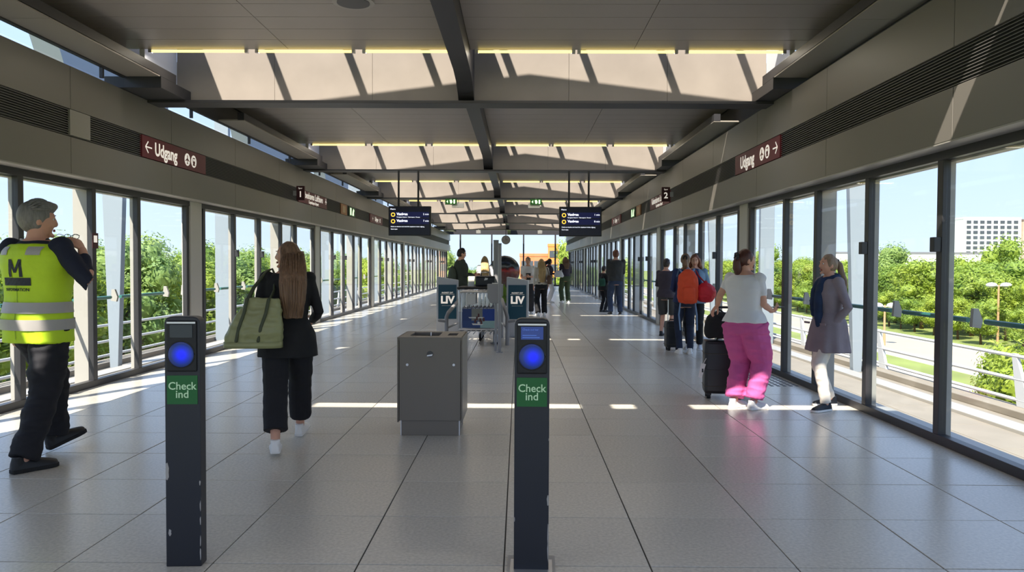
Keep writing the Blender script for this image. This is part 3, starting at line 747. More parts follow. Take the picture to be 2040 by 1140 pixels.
# ------------------------------------------------------------------ luggage trolleys and their stand
M_POSTER = bpy.data.materials.new('trolley_advert'); M_POSTER.use_nodes = True; n = M_POSTER.node_tree; b = n.nodes['Principled BSDF']; b.inputs['Roughness'].default_value = .5
tcn = n.nodes.new('ShaderNodeTexCoord'); sx_ = n.nodes.new('ShaderNodeSeparateXYZ'); n.links.new(tcn.outputs['Generated'], sx_.inputs[0])
cr1 = n.nodes.new('ShaderNodeValToRGB'); cr1.color_ramp.interpolation = 'CONSTANT'; e = cr1.color_ramp.elements
e[0].color = (*lin((40, 62, 112)), 1); e[1].position = .62; e[1].color = (*lin((32, 64, 140)), 1); e2 = e.new(.28); e2.color = (*lin((128, 128, 118)), 1)
cr2 = n.nodes.new('ShaderNodeValToRGB'); cr2.color_ramp.interpolation = 'CONSTANT'; e = cr2.color_ramp.elements; e[0].color = (*lin((48, 72, 120)), 1); e[1].position = .55; e[1].color = (*lin((150, 178, 170)), 1)
mx = n.nodes.new('ShaderNodeMix'); mx.data_type = 'RGBA'; n.links.new(sx_.outputs['X'], cr1.inputs[0]); n.links.new(sx_.outputs['X'], cr2.inputs[0])
gt_ = n.nodes.new('ShaderNodeMath'); gt_.operation = 'GREATER_THAN'; gt_.inputs[1].default_value = .38; n.links.new(sx_.outputs['Z'], gt_.inputs[0])
n.links.new(gt_.outputs[0], mx.inputs['Factor']); n.links.new(cr2.outputs[0], mx.inputs[6]); n.links.new(cr1.outputs[0], mx.inputs[7]); n.links.new(mx.outputs[2], b.inputs['Base Color'])
def make_trolley():
    t = thing('luggage_trolley', 'front luggage trolley with advert panel, behind the bin', 'trolley', (.06, 13.35, 0), 0, 'luggage trolleys nested in the stand')
    fm = MB()
    for s in (-1, 1):
        fm.tube([(s * .27, .95, .20), (s * .30, .45, .20), (s * .33, .12, .22), (s * .34, .03, .35), (s * .345, 0, .98)], .018, 8)
        fm.tube([(s * .30, 0, .30), (s * .30, 0, .92)], .012, 8)
    fm.tube([(-.34, 0, .96), (.34, 0, .96)], .016, 8); fm.tube([(-.34, 0, .62), (.34, 0, .62)], .014, 8); fm.tube([(-.34, 0, .30), (.34, 0, .30)], .016, 8)
    fm.tube([(-.27, .95, .2), (.27, .95, .2)], .016, 8)
    fm.build('frame', M_STEEL, t, smooth='auto')
    MB().tube([(-.36, -.06, 1.03), (.36, -.06, 1.03)], .022, 10).build('handle', M_BLACK, t, smooth=True)
    bk = MB()
    for i in range(9): bk.tube([(-.28 + i * .07, .005, .95), (-.28 + i * .07, .02, .70), (-.28 + i * .07, .22, .66)], .009, 6)
    bk.tube([(-.32, .22, .66), (.32, .22, .66)], .011, 6); bk.tube([(-.32, .22, .66), (-.34, 0, .95)], .010, 6); bk.tube([(.32, .22, .66), (.34, 0, .95)], .010, 6)
    bk.build('basket', M_STEEL, t, smooth='auto')
    MB().box(-.22, -.06, -.016, -.010, .74, .93).build('notice_plate', mat('notice_white', (206, 204, 200), .5), t, bevel=.002)
    p = MB().box(-.285, .285, -.022, -.010, .33, .665).build('advert_panel', M_POSTER, t)
    sb = MB()   # little boat party on the advert
    sb.prism([(-.18, .52), (.10, .52), (.09, .50), (-.16, .50)], 'y', -.0235, -.022); sb.prism([(-.10, .38), (.06, .38), (.09, .40), (-.12, .41)], 'y', -.0235, -.022); sb.box(-.02, .02, -.0236, -.022, .40, .44)
    sb.build('print', mat('advert_white', (222, 218, 208), .5), p)
    sr = MB()
    for (x, z) in ((-.03, .50), (.03, .47), (.09, .48), (-.06, .45), (.05, .43), (.0, .55)): sr.prism([(x - .018, z - .035), (x + .018, z - .03), (x + .014, z + .03), (x - .012, z + .035)], 'y', -.0242, -.0236)
    sr.build('print', mat('advert_red', (88, 44, 40), .5), p)
    dk = MB()
    for i in range(5): dk.tube([(-.2 + i * .1, .10, .21), (-.18 + i * .09, .9, .21)], .008, 6)
    dk.build('deck_bars', M_STEEL, t, smooth='auto')
    for (x, y) in ((-.30, .12), (.30, .12), (-.02, .93)):
        w = MB().cyl((x - .018, y, .075), (x + .018, y, .075), .072, 16).build('wheel', M_RUBBER, t, smooth='auto')
        MB().prism([(y - .03, .07), (y + .03, .07), (y + .02, .21), (y - .02, .21)], 'x', x - .028, x - .022).add(*(lambda q: (q.v, q.f))(MB().prism([(y - .03, .07), (y + .03, .07), (y + .02, .21), (y - .02, .21)], 'x', x + .022, x + .028))).build('fork', M_STEEL, t)
    return t
tr = make_trolley()
for i in range(1, 4):
    c = copy_tree(tr); c.location = (.06 + .006 * i, 13.35 + i * .26, 0)
    c['label'] = f"luggage trolley nested {('second', 'third', 'fourth')[i - 1]} behind the one with the visible advert panel"
M_GREYP = mat('stand_grey', (150, 148, 148), .4, var=.03, scale=3)
def liv_sign(x, y, label, rz):
    t = thing('advert_pillar', label, 'sign', (x, y, 0), rz)
    W = .215
    MB().prism([(-W, 0), (W, 0), (W, 1.13), (-W, 1.20)], 'y', 0, .34).build('body', mat('pillar_white', (196, 198, 202), .4), t, bevel=.01)
    MB().box(-.18, .18, -.006, .004, .36, 1.04).build('poster', mat('poster_teal', (24, 78, 98), .4, var=.06, scale=1.5), t)
    MB().box(-.14, .14, -.008, -.005, .845, .858).build('print', M_CREAM, t); MB().box(-.11, .11, -.008, -.005, .622, .628).build('print', M_CREAM, t)
    text('INDRET DIT', .042, M_TXT, t, (0, -.0075, .88), RCAM); text('LIV', .20, M_TXT, t, (0, -.0075, .735), RCAM, bold=.008)
liv_sign(-.655, 15.1, 'white and teal LIV advert pillar on the left of the trolley stand', R_(4))
liv_sign(.735, 15.1, 'white and teal LIV advert pillar on the right of the trolley stand', R_(-3))
for s, x, lab in ((-1, -.53, 'grey steel guide rail on the left of the trolleys'), (1, .56, 'grey steel guide rail on the right of the trolleys')):
    t = thing('guide_rail', lab, 'rail', (x, 13.6, 0))
    MB().tube([(0, 0, 0), (0, 0, .50), (-s * .02, .12, .57), (-s * .13, 1.4, .76)], .035, 10).build('tube', M_GREYP, t, smooth=True)
    MB().tube([(0, 0, .42), (s * .13, -.05, .44)], .022, 8).build('arm', M_GREYP, t, smooth=True); MB().cyl((-s * .13, 1.4, 0), (-s * .13, 1.4, .76), .03, 10).build('post', M_GREYP, t, smooth='auto'); MB().tube([(0, 0, .30), (-s * .13, 1.4, .30)], .02, 8).build('lower_tube', M_GREYP, t, smooth=True)
for (x, y, h, r, lab) in ((.345, 13.9, 1.88, .048, 'taller grey steel pole in the trolley stand'), (.452, 12.45, 1.78, .027, 'thin grey steel pole at the front of the trolley stand')):
    t = thing('steel_pole', lab, 'pole', (x, y, 0))
    MB().cyl((0, 0, 0), (0, 0, h), r, 14).build('shaft', M_GREYP, t, smooth='auto'); MB().cyl((0, 0, 0), (0, 0, .012), r * 2, 14).build('foot', M_GREYP, t, smooth='auto'); MB().cyl((0, 0, h), (0, 0, h + .012), r * 1.06, 14).build('cap', M_DARK, t, smooth='auto')
cb = thing('coin_cabinet', 'grey pentagonal coin box on the thin steel pole by the trolleys', 'cabinet', (.40, 12.62, 0))
MB().prism([(-.16, 1.12), (.10, 1.12), (.10, .93), (.03, .80), (-.10, .80), (-.16, .90)], 'y', 0, .16).build('box', M_GREYP, cb, bevel=.006)
MB().box(-.08, .05, -.008, .002, 1.125, 1.14).build('top_strip', M_CREAM, cb); MB().cyl((-.02, .1, 0), (-.02, .1, .82), .02, 8).build('stem', M_GREYP, cb)
bg_ = thing('black_bag', 'black holdall bag resting on the trolley handles', 'bag', (.16, 13.62, 1.04))
MB().box(-.18, .18, 0, .22, 0, .20).build('body', M_BLACK, bg_, bevel=.035); MB().tube([(-.09, .11, .19), (-.07, .11, .26), (.07, .11, .26), (.09, .11, .19)], .010, 8).build('handle', M_BLACK, bg_, smooth=True)
MB().prism([(-.02, .12), (.04, .13), (.05, .16), (0, .17)], 'y', -.003, 0).build('badge', M_CREAM, bg_)
wb = thing('white_box', 'white paper bag standing on the trolleys beside the black holdall', 'bag', (-.10, 13.70, .99))
MB().hexa([(-.055, 0, 0), (.055, 0, 0), (.055, .1, 0), (-.055, .1, 0)], [(-.05, 0, .24), (.07, 0, .24), (.07, .1, .24), (-.05, .1, .24)]).build('body', M_CREAM, wb, bevel=.006)
# round advert globe and planter
gb = thing('advert_globe', 'large round dark and red glossy ball on a short stand beyond the trolleys', 'globe', (.25, 27.0, 0))
m = bpy.data.materials.new('globe_paint'); m.use_nodes = True; n = m.node_tree; b = n.nodes['Principled BSDF']; b.inputs['Roughness'].default_value = .25
tcn = n.nodes.new('ShaderNodeTexCoord'); sp_n = n.nodes.new('ShaderNodeSeparateXYZ'); n.links.new(tcn.outputs['Generated'], sp_n.inputs[0])
nz_ = n.nodes.new('ShaderNodeTexNoise'); nz_.inputs['Scale'].default_value = 3.5; n.links.new(tcn.outputs['Generated'], nz_.inputs['Vector'])
ma = n.nodes.new('ShaderNodeMath'); ma.operation = 'MULTIPLY_ADD'; ma.inputs[1].default_value = .5; n.links.new(nz_.outputs[0], ma.inputs[0]); n.links.new(sp_n.outputs['Z'], ma.inputs[2])
cr = n.nodes.new('ShaderNodeValToRGB'); e = cr.color_ramp.elements; e[0].position = .45; e[0].color = (*lin((120, 96, 92)), 1); e[1].position = 1.0; e[1].color = (*lin((40, 46, 52)), 1)
for p, c in ((.62, (110, 60, 58)), (.74, (168, 40, 34)), (.82, (60, 40, 42)), (.90, (96, 106, 110))): q = e.new(p); q.color = (*lin(c), 1)
n.links.new(ma.outputs[0], cr.inputs[0]); n.links.new(cr.outputs[0], b.inputs['Base Color']); MATS['globe_paint'] = m
MB().ell((0, 0, 1.22), (.55, .55, .55), 40, 24).build('ball', m, gb, smooth=True); MB().cyl((0, 0, 0), (0, 0, .72), .24, 20, .16).build('stand', M_DARK, gb, smooth='auto')
pl = thing('potted_plant', 'leafy potted plant behind the trolley stand, in front of the round ball', 'plant', (.46, 17.2, 0))
MB().cyl((0, 0, 0), (0, 0, .5), .15, 16, .2).build('pot', M_CREAM, pl, smooth='auto')
lv = MB(); rnd = random.Random(5)
for i in range(70):
    a = rnd.uniform(0, 6.28); el = rnd.uniform(.2, 1.4); r = rnd.uniform(.1, .34); d = Vector((math.cos(a) * math.cos(el), math.sin(a) * math.cos(el), math.sin(el))); p = Vector((0, 0, .5)) + d * r * 1.5; u = Vector((-d.y, d.x, 0)).normalized() * .03
    lv.add([p - d * .09, p + u, p + d * .10, p - u], [(0, 1, 2, 3)])
lv.build('leaves', LEAVES[1], pl)['kind'] = 'stuff'

# ------------------------------------------------------------------ people
V = Vector
def remesh(mb, voxel, smooth_it=3, noise_amp=0.0, nscale=(6, 6, 3), seed=0, factor=.5, name='body'):
    me = mb.mesh('tmp'); o = bpy.data.objects.new('tmp', me); COL.objects.link(o)
    r = o.modifiers.new('r', 'REMESH'); r.mode = 'VOXEL'; r.voxel_size = voxel; r.use_smooth_shade = True
    if smooth_it:
        q = o.modifiers.new('s', 'SMOOTH'); q.factor = factor; q.iterations = smooth_it
    dg = bpy.context.evaluated_depsgraph_get()
    out = bpy.data.meshes.new_from_object(o.evaluated_get(dg)); bpy.data.objects.remove(o); bpy.data.meshes.remove(me)
    out.name = name
    if noise_amp:
        nrm = [v.normal.copy() for v in out.vertices]
        for v, n_ in zip(out.vertices, nrm):
            p = V((v.co.x * nscale[0] + seed * 3.1, v.co.y * nscale[1], v.co.z * nscale[2]))
            q = noise.noise(p) + .5 * noise.noise(p * 2.3 + V((5, 1, 2)))
            # slanting creases: ridged noise
            rg = 1 - abs(noise.noise(V((p.x * .8 + p.z * .9, p.y * .8, p.z * 1.6 - p.x * .4)) * 1.3)) * 2
            v.co += n_ * (noise_amp * (q * .7 + rg * .5 - .2))
    for p in out.polygons: p.use_smooth = True
    return out
TM = [(.79, .125, .10, .0), (.86, .165, .118, .0), (.94, .170, .120, -.008), (1.06, .150, .105, .0), (1.18, .165, .115, .005), (1.29, .185, .122, .0), (1.37, .185, .108, -.008), (1.425, .135, .085, -.012), (1.465, .068, .062, -.006)]
TF = [(.79, .13, .105, .0), (.86, .175, .125, -.005), (.94, .172, .122, -.012), (1.06, .128, .095, .0), (1.17, .142, .105, .008), (1.27, .160, .122, .012), (1.36, .160, .100, -.004), (1.415, .12, .078, -.012), (1.455, .060, .056, -.006)]
def tor_at(T, z):
    if z <= T[0][0]: return T[0][1:]
    for a, b in zip(T[:-1], T[1:]):
        if z <= b[0]:
            k = (z - a[0]) / (b[0] - a[0]); k = k * k * (3 - 2 * k) * .5 + k * .5
            return tuple(a[i] + (b[i] - a[i]) * k for i in (1, 2, 3))
    return T[-1][1:]
def ering(cx, cy, cz, rx, ry, n=28, p=2.3, mod=None):
    out = []
    for i in range(n):
        a = 2 * math.pi * i / n; c, s_ = math.cos(a), math.sin(a)
        m_ = 1 + (mod(a) if mod else 0)
        out.append((cx + rx * m_ * math.copysign(abs(c) ** (2 / p), c), cy + ry * m_ * math.copysign(abs(s_) ** (2 / p), s_), cz))
    return out
def ik(a, b, l1, l2, pole):
    d = b - a; L = d.length
    if L > (l1 + l2) * .999: b = a + d * ((l1 + l2) * .999 / L); d = b - a; L = d.length
    x = (l1 * l1 - l2 * l2 + L * L) / (2 * L); h = math.sqrt(max(0, l1 * l1 - x * x)); u = d / L
    p = pole - u * pole.dot(u); p = p.normalized() if p.length > 1e-4 else V((0, 1, 0))
    return a + u * x + p * h, b
def hand_mb(w, d, side_n, k=1.0, curl=.5, thumb=1):
    """w wrist, d along the hand, side_n palm normal; returns a builder with palm, four fingers and a thumb."""
    mb = MB(); d = d.normalized(); pn = (side_n - d * side_n.dot(d)).normalized(); sd = d.cross(pn) * thumb
    rings = []
    for t, wx, wz in ((-.03, .024, .020), (0, .026, .019), (.03, .036, .017), (.06, .041, .016), (.088, .040, .013), (.096, .034, .008)):
        c = w + d * t * k; rings.append([c + sd * (math.cos(2 * math.pi * i / 12) * wx * k) + pn * (math.sin(2 * math.pi * i / 12) * wz * k) for i in range(12)])
    mb.loft(rings)
    for j, (off, L) in enumerate(((.030, .070), (.011, .080), (-.009, .074), (-.028, .058))):
        p0 = w + (d * .085 + sd * off) * k; dirn = d.copy(); pts = [p0]; a = 0
        for q, f in enumerate((.45, .32, .23)):
            a += curl * (.5, .75, .6)[q]
            dirn = d * math.cos(a) + pn * math.sin(a) + sd * off * 1.2
            pts.append(pts[-1] + dirn.normalized() * (L * f * k))
        mb.tube(pts, [.0095 * k, .009 * k, .0083 * k, .007 * k], 8)
    t0 = w + (d * .022 + sd * .030) * k; t1 = t0 + (d * .030 + sd * .026 + pn * .012) * k; t2 = t1 + (d * .030 + sd * .006 + pn * .018 * (1 + curl)) * k; t3 = t2 + (d * .022 + pn * .008) * k
    mb.tube([t0, t1, t2, t3], [.013 * k, .012 * k, .0105 * k, .008 * k], 8)
    return mb
def shoe_parts(ank, yaw, pitch, k, long_=.27):
    """upper and sole builders; ank is the ankle joint, foot flat at ank.z-.085k when pitch is 0 (pitch>0 lifts the toe)"""
    M = Matrix.Translation(ank) @ Matrix.Rotation(yaw, 4, 'Z') @ Matrix.Rotation(pitch, 4, 'X') @ Matrix.Translation((0, 0, -.085 * k))
    L = long_ * k; up_, so = MB(), MB()
    prof = [(-.27, .018, .050), (-.25, .030, .075), (-.12, .036, .092), (.05, .037, .090), (.25, .041, .070), (.45, .046, .055), (.62, .043, .042), (.71, .030, .034), (.735, .014, .024)]
    rings = []; sr = []
    for t, w, h in prof:
        y = t * L; ring = []
        for i in range(14):
            a = 2 * math.pi * i / 14; c, s_ = math.cos(a), math.sin(a)
            z = .012 + (h * (s_ if s_ > 0 else 0)) + (-.006 if s_ < 0 else 0)
            ring.append(M @ V((w * k * 1.05 * c, y, z * k)))
        rings.append(ring)
        sr.append([M @ V((w * k * 1.12 * q, y * 1.02, z)) for q, z in ((-1, 0.001), (1, 0.001), (1, .024 * k), (-1, .024 * k))])
    up_.loft(rings); so.loft(sr)
    # collar round the ankle
    up_.tube([M @ V((0, -.10 * L, .05 * k)), M @ V((0, -.11 * L, .105 * k))], [.036 * k, .038 * k], 12, round_caps=False)
    return up_, so
SKIN = mat('skin_fair', (214, 160, 134), .55, var=.05, scale=12); SKIN_D = mat('skin_tan', (176, 122, 96), .55, var=.05, scale=12)
EYE_W = mat('eye_white', (230, 226, 220), .3); LIP = mat('lips', (170, 92, 84), .5); IRIS = mat('iris_dark', (48, 40, 36), .3)
def cloth(name, rgb, rough=.85, var=.10, scale=9, **k): return mat(name, rgb, rough, var=var, scale=scale, bump=.12, bscale=60, **k)
def person(label, x, y, rz, H=1.7, female=True, head_yaw=0.0, head_pitch=0.0, skin=None, lean=(0, 0), w=1.0,
           wrists=None, elbows=(None, None), ankles=None, foot_yaw=(8, -8), foot_pitch=(0, 0), hand_dir=None, curl=.55, palm=None,
           top=None, sleeves=(.95, .95), top_z=.86, top_grow=.014, top_flare=0.0, top_noise=.009, under=None, legs=None, hem=.09, leg_r=(.10, .075, .062), leg_noise=.011,
           shoes=None, sole=None, socks=None, hair=None, hair_style='short', hair_len=1.2, vox=.010, shoe_name='shoe', top_name='shirt', leg_name='trousers', coat_hem=None, skirt=None, hair_x=0.0, quiff=False, neck_open=0.0, z0=0.0):
    k = H / 1.7; skin = skin or SKIN
    root = thing('person', label, 'person', (x, y, z0), rz)
    inv = Matrix.Rotation(-rz, 4, 'Z') @ Matrix.Translation((-x, -y, -z0))
    def loc(p, default):
        if p is None: return V(default) * k
        if len(p) == 4: return inv @ V(p[:3])        # world position
        return V(p) * k
    T = TF if female else TM
    lx, ly = lean
    def sway(z): 
        q = max(0, z - .9); return V((lx * q, ly * q, 0))
    sh_w = (.165 if female else .195) * (1 + (w - 1) * .5)
    wr = wrists or (None, None); an = ankles or (None, None)
    # joints: index 0 left, 1 right (left is -x when facing +y)
    shl, elb, wri, hip, kne, ank = [], [], [], [], [], []
    for i, s_ in enumerate((-1, 1)):
        sh = (V((s_ * sh_w, -.01, 1.385 if female else 1.40)) + sway(1.4)) * k
        wt = loc(wr[i], (s_ * (sh_w + .07), .05, .86))
        if elbows[i] is not None: e_ = loc(elbows[i], None)
        else: e_, wt = ik(sh, wt, .285 * k, .255 * k, V((s_ * .5, -1, -.35)))
        shl.append(sh); elb.append(e_); wri.append(wt)
        hp = V((s_ * .092 * w, 0, .88)) * k
        at = loc(an[i], (s_ * .095, -.02, .085))
        kn, at = ik(hp, at, .42 * k, .42 * k, V((s_ * .12, 1, 0)))
        hip.append(hp); kne.append(kn); ank.append(at)
    hc = (V((0, .012, 1.578 if female else 1.588)) + sway(1.55)) * k
    HM = Matrix.Translation(hc) @ Matrix.Rotation(head_yaw, 4, 'Z') @ Matrix.Rotation(head_pitch, 4, 'X')
    # ---- body: one skin surface
    mb = MB(); rings = []
    for i in range(15):
        z = .79 + (1.463 - .79) * i / 14
        rx, ry, yo = tor_at(T, z); o = sway(z)
        rings.append([tuple(V(p) * k) for p in ering(o.x, o.y + yo, z, rx * w * (.93 if z < 1.36 else .97), ry * w * (.92 if z < 1.36 else 1))])
    mb.loft(rings)
    hs = .97 if female else 1.03
    def hp_(u, v, q):
        lo = max(0, -q); 
        return (u * .072 * (1 - .30 * lo ** 1.5), v * .090 * (1 - .15 * lo) + .016 * lo, q * .114)
    hmb = MB(); hmb.ell((0, 0, 0), None, 24, 18, hp_)
    hmb.ell((0, .094, -.014), (.0125, .018, .020), 8, 8); hmb.tube([(0, .084, .030), (0, .098, -.008)], [.007, .010], 8)
    hmb.tube([(-.045, .070, .036), (0, .080, .040), (.045, .070, .036)], [.008, .009, .008], 8)
    hmb.ell((0, .080, -.092), (.022, .016, .014), 8, 6)
    for s_ in (-1, 1):
        hmb.ell((s_ * .073, -.008, -.006), (.010, .020, .031), 8, 8); hmb.ell((s_ * .038, .062, -.025), (.020, .018, .018), 8, 6)
    hmb.v = [tuple(HM @ (V(p) * k * hs)) for p in hmb.v]; mb.add(hmb.v, hmb.f)
    nb = (V((0, -.012, 1.42)) + sway(1.42)) * k
    mb.tube([nb, nb.lerp(hc, .55) + V((0, -.008, 0)), hc + V((0, -.012, -.03 * k))], [.064 * k * (1 if not female else .86), .055 * k * (1 if not female else .86), .052 * k], 14)
    for i in range(2):
        mb.tube([shl[i], shl[i].lerp(elb[i], .35), elb[i], elb[i].lerp(wri[i], .3), wri[i]], [r * k * w for r in ((.050, .045, .037, .037, .026) if not female else (.044, .040, .033, .033, .023))], 12)
        mb.tube([hip[i], hip[i].lerp(kne[i], .4), kne[i], kne[i].lerp(ank[i], .3), ank[i]], [.082 * k, .070 * k, .052 * k, .050 * k, .036 * k], 12)
        fy = R_(foot_yaw[i])
        fd = V((-math.sin(fy), math.cos(fy), 0)); 
        mb.tube([ank[i] - V((0, 0, .02 * k)), ank[i] + fd * .08 * k - V((0, 0, .05 * k)), ank[i] + fd * .15 * k - V((0, 0, .062 * k))], [.032 * k, .028 * k, .018 * k], 8) if not foot_pitch[i] else None
    body = remesh(mb, vox * k, 2, name='body')
    bm = bmesh.new(); bm.from_mesh(body)
    for i, s_ in enumerate((-1, 1)):
        hd = (hand_dir or (None, None))[i]; hd = V(hd) if hd is not None else (wri[i] - elb[i])
        if len(hd) == 3 and hand_dir and hand_dir[i] is not None: hd = (inv.to_3x3() @ hd)
        pn = V(palm[i]) if palm and palm[i] is not None else V((-s_, .15, 0))
        if palm and palm[i] is not None: pn = inv.to_3x3() @ pn
        hm = hand_mb(wri[i], hd, pn, k * (1.0 if not female else .92), curl, s_)
        tmp = remesh(hm, (.0042 if vox < .0115 else .007) * k, 1, name='hand'); bm.from_mesh(tmp); bpy.data.meshes.remove(tmp)
    for f in bm.faces: f.smooth = True
    bm.to_mesh(body); bm.free()
    bo = link('body', body, skin, root)
    # face
    for s_ in (-1, 1):
        e_ = MB().ell((0, 0, 0), (.0125 * k, .009 * k, .008 * k), 10, 8).build('eye', EYE_W, root, smooth=True); e_.matrix_local = HM @ Matrix.Translation(V((s_ * .030, .0745, .014)) * k * hs)
        ir = MB().ell((0, .0072 * k, 0), (.0055 * k, .004 * k, .0058 * k), 8, 6).build('iris', IRIS, e_, smooth=True)
        bw = MB().tube([V((-.016, 0, 0)) * k, V((0, .004, .004)) * k, V((.016, -.002, 0)) * k], [.0025 * k, .0035 * k, .002 * k], 6).build('eyebrow', hair, root, smooth=True); bw.matrix_local = HM @ Matrix.Translation(V((s_ * .031, .083, .036)) * k * hs)
    lp_ = MB().ell((0, 0, .0035 * k), (.019 * k, .007 * k, .005 * k), 10, 6).ell((0, 0, -.004 * k), (.017 * k, .008 * k, .006 * k), 10, 6).build('lips', LIP, root, smooth=True); lp_.matrix_local = HM @ Matrix.Translation(V((0, .088, -.056)) * k * hs)
    # ---- trousers
    if legs is not None:
        lm = MB(); rr = []
        zt = 1.0
        for i in range(7):
            z = .80 + (zt - .80) * i / 6; rx, ry, yo = tor_at(T, z); rr.append([tuple(V(p) * k) for p in ering(0, yo, z, rx * w + .016, ry * w + .018)])
        lm.loft(rr)
        for i in range(2):
            a, b = kne[i], ank[i]
            hm_ = max(0, min(1, (a.z - hem * k) / max(.05, (a.z - b.z)))) if hem < a.z / k else None
            r0, r1, r2 = leg_r
            if hem >= .40:
                e_ = hip[i].lerp(kne[i], min(1, max(.2, (hip[i].z - hem * k) / (hip[i].z - kne[i].z))))
                lm.tube([hip[i] + V((0, 0, .02)), hip[i].lerp(e_, .5), e_], [r0 * k * w, (r0 * .55 + r1 * .45) * k * w, r1 * k], 16, round_caps=False)
            else:
                e_ = a + (b - a) * hm_
                lm.tube([hip[i] + V((0, 0, .02)), hip[i].lerp(a, .5), a, a.lerp(e_, .5), e_], [r0 * k * w, (r0 * .5 + r1 * .5) * k * w, r1 * k, (r1 * .5 + r2 * .5) * k, r2 * k], 16, round_caps=False)
        link(leg_name, remesh(lm, vox * k, 3, leg_noise * k, (5, 5, 7), seed=x, name=leg_name), legs, root)
    # ---- top
    def top_mesh(name, z0_, z1_, grow, slv, m, nz=.008, flare=0.0, slr=1.0, hemmod=None):
        tm = MB(); rr = []
        for i in range(16):
            z = z0_ + (z1_ - z0_) * i / 15; rx, ry, yo = tor_at(T, max(z, .86)); o = sway(z); fl = flare * max(0, (1.05 - z)) 
            g = grow * (1.0 if z < 1.38 else max(.25, 1 - (z - 1.38) * 9))
            q = max(0, (1.05 - z))
            rr.append([tuple(V(p) * k) for p in ering(o.x, o.y + yo, z, rx * w + g + fl, ry * w + g + fl * .8, 48, mod=(lambda a, q=q: math.sin(a * 9) * hemmod * q) if hemmod else None)])
        tm.loft(rr)
        for i in range(2):
            f = slv[i]
            if f is None: continue
            sr = [(.060, .053, .047, .044, .036) if not female else (.052, .047, .041, .039, .033)][0]
            pts = [shl[i] + V(((1 if i == 0 else -1) * .03, 0, -.01)) * k, shl[i], shl[i].lerp(elb[i], min(1, f * 2) * .5), shl[i].lerp(elb[i], min(1, f * 2))]
            rd = [.060 * k, sr[0] * 1.08 * k * w * slr, sr[1] * k * w * slr, sr[2] * k * w * slr]
            if f > .5:
                pts += [elb[i].lerp(wri[i], (f - .5) * .9), elb[i].lerp(wri[i], (f - .5) * 2)]; rd += [sr[3] * k * slr, sr[4] * k * slr]
            tm.tube(pts, rd, 14, round_caps=False); q_ = rd[1] * 1.06; tm.ell(tuple(shl[i] + V((0, 0, .004 * k))), (q_, q_, q_), 14, 10)
        return link(name, remesh(tm, vox * k, 3, nz * k, (6, 6, 4), seed=y, name=name), m, root)
    objs = {'root': root, 'HM': HM, 'k': k, 'hs': hs, 'wri': wri, 'elb': elb, 'shl': shl, 'inv': inv, 'T': T, 'sway': sway, 'w': w, 'top_mesh': top_mesh, 'ank': ank, 'kne': kne, 'hip': hip}
    if under is not None: top_mesh('undershirt', under[1], 1.455 if not female else 1.445, .008, (None, None), under[0], .003)
    if top is not None:
        objs['top'] = top_mesh(top_name, coat_hem or top_z, (1.45 if not female else 1.43) - neck_open, top_grow, sleeves, top, top_noise, top_flare, 1.0 if coat_hem is None else 1.12, skirt)
    # ---- shoes
    if shoes is not None:
        for i in range(2):
            u_, s2 = shoe_parts(ank[i], R_(foot_yaw[i]), R_(foot_pitch[i]), k)
            so = link(shoe_name, remesh(u_, .0075 * k if vox < .0115 else .012, 2, name=shoe_name), shoes, root)
            s2.build('sole', sole or M_RUBBER, so, bevel=.004)
    # ---- hair
    if hair is not None:
        hb = MB()
        def H_(p): return tuple(HM @ (V(p) * k * hs))
        cap = MB(); cap.ell((0, -.016, .020), (.082, .092, .106), 24, 16)
        if hair_style == 'short': cap.ell((0, -.045, -.02), (.066, .055, .06), 16, 10)
        elif hair_style in ('pony', 'clip'): cap.ell((0, -.04, -.005), (.073, .066, .07), 16, 10)
        else: cap.ell((0, -.035, -.02), (.082, .075, .085), 16, 10)
        if quiff:
            cap.ell((0, .015, .085), (.068, .078, .048), 16, 10); cap.ell((0, .066, .096), (.046, .032, .024), 12, 8); cap.ell((0, -.045, .02), (.086, .082, .10), 16, 12)
        cap.v = [H_(p) for p in cap.v]; hb.add(cap.v, cap.f)
        if hair_style == 'long':
            b0 = HM @ (V((0, -.045, .0)) * k * hs); rr = []
            zl = hair_len * k; n_ = 9; back = (V((hair_x, -.168, 0)) + sway(1.25)) * k
            for i in range(n_):
                t = i / (n_ - 1); z = b0.z + .04 * k + (zl - b0.z - .04 * k) * t
                tt = min(1, t * 2.4); cx = b0.x * (1 - tt) + back.x * tt; cy_ = b0.y * (1 - tt) + back.y * tt
                wx = (.088 + .026 * math.sin(min(1, t * 1.3) * 3.14 * .6)) * (1 - .35 * t ** 3); wy = .062 * (1 - .3 * t)
                rr.append([tuple(p) for p in ering(cx, cy_, z, wx * k, wy * k, 40, 2.2, mod=lambda a: .03 * math.sin(a * 13))])
            hb.loft(rr)
            for s_ in (-1, 1):
                p = [HM @ (V((s_ * .060, .030, .055)) * k * hs), HM @ (V((s_ * .082, .012, -.02)) * k * hs), HM @ (V((s_ * .085, .0, -.10)) * k * hs) , V((b0.x + s_ * .10 * k, b0.y + .02 * k, (b0.z + zl) * .5 + .08 * k)), V((b0.x * .5 + s_ * .09 * k, back.y + .03 * k, zl + .12 * k))]
                hb.tube(p, [.018 * k, .026 * k, .03 * k, .034 * k, .016 * k], 10)
        hm_ = remesh(hb, max(.0075, vox * .8) * k, 2, .006 * k, (22, 22, 5), seed=3, name='hair')
        ho = link('hair', hm_, hair, root); objs['hair'] = ho
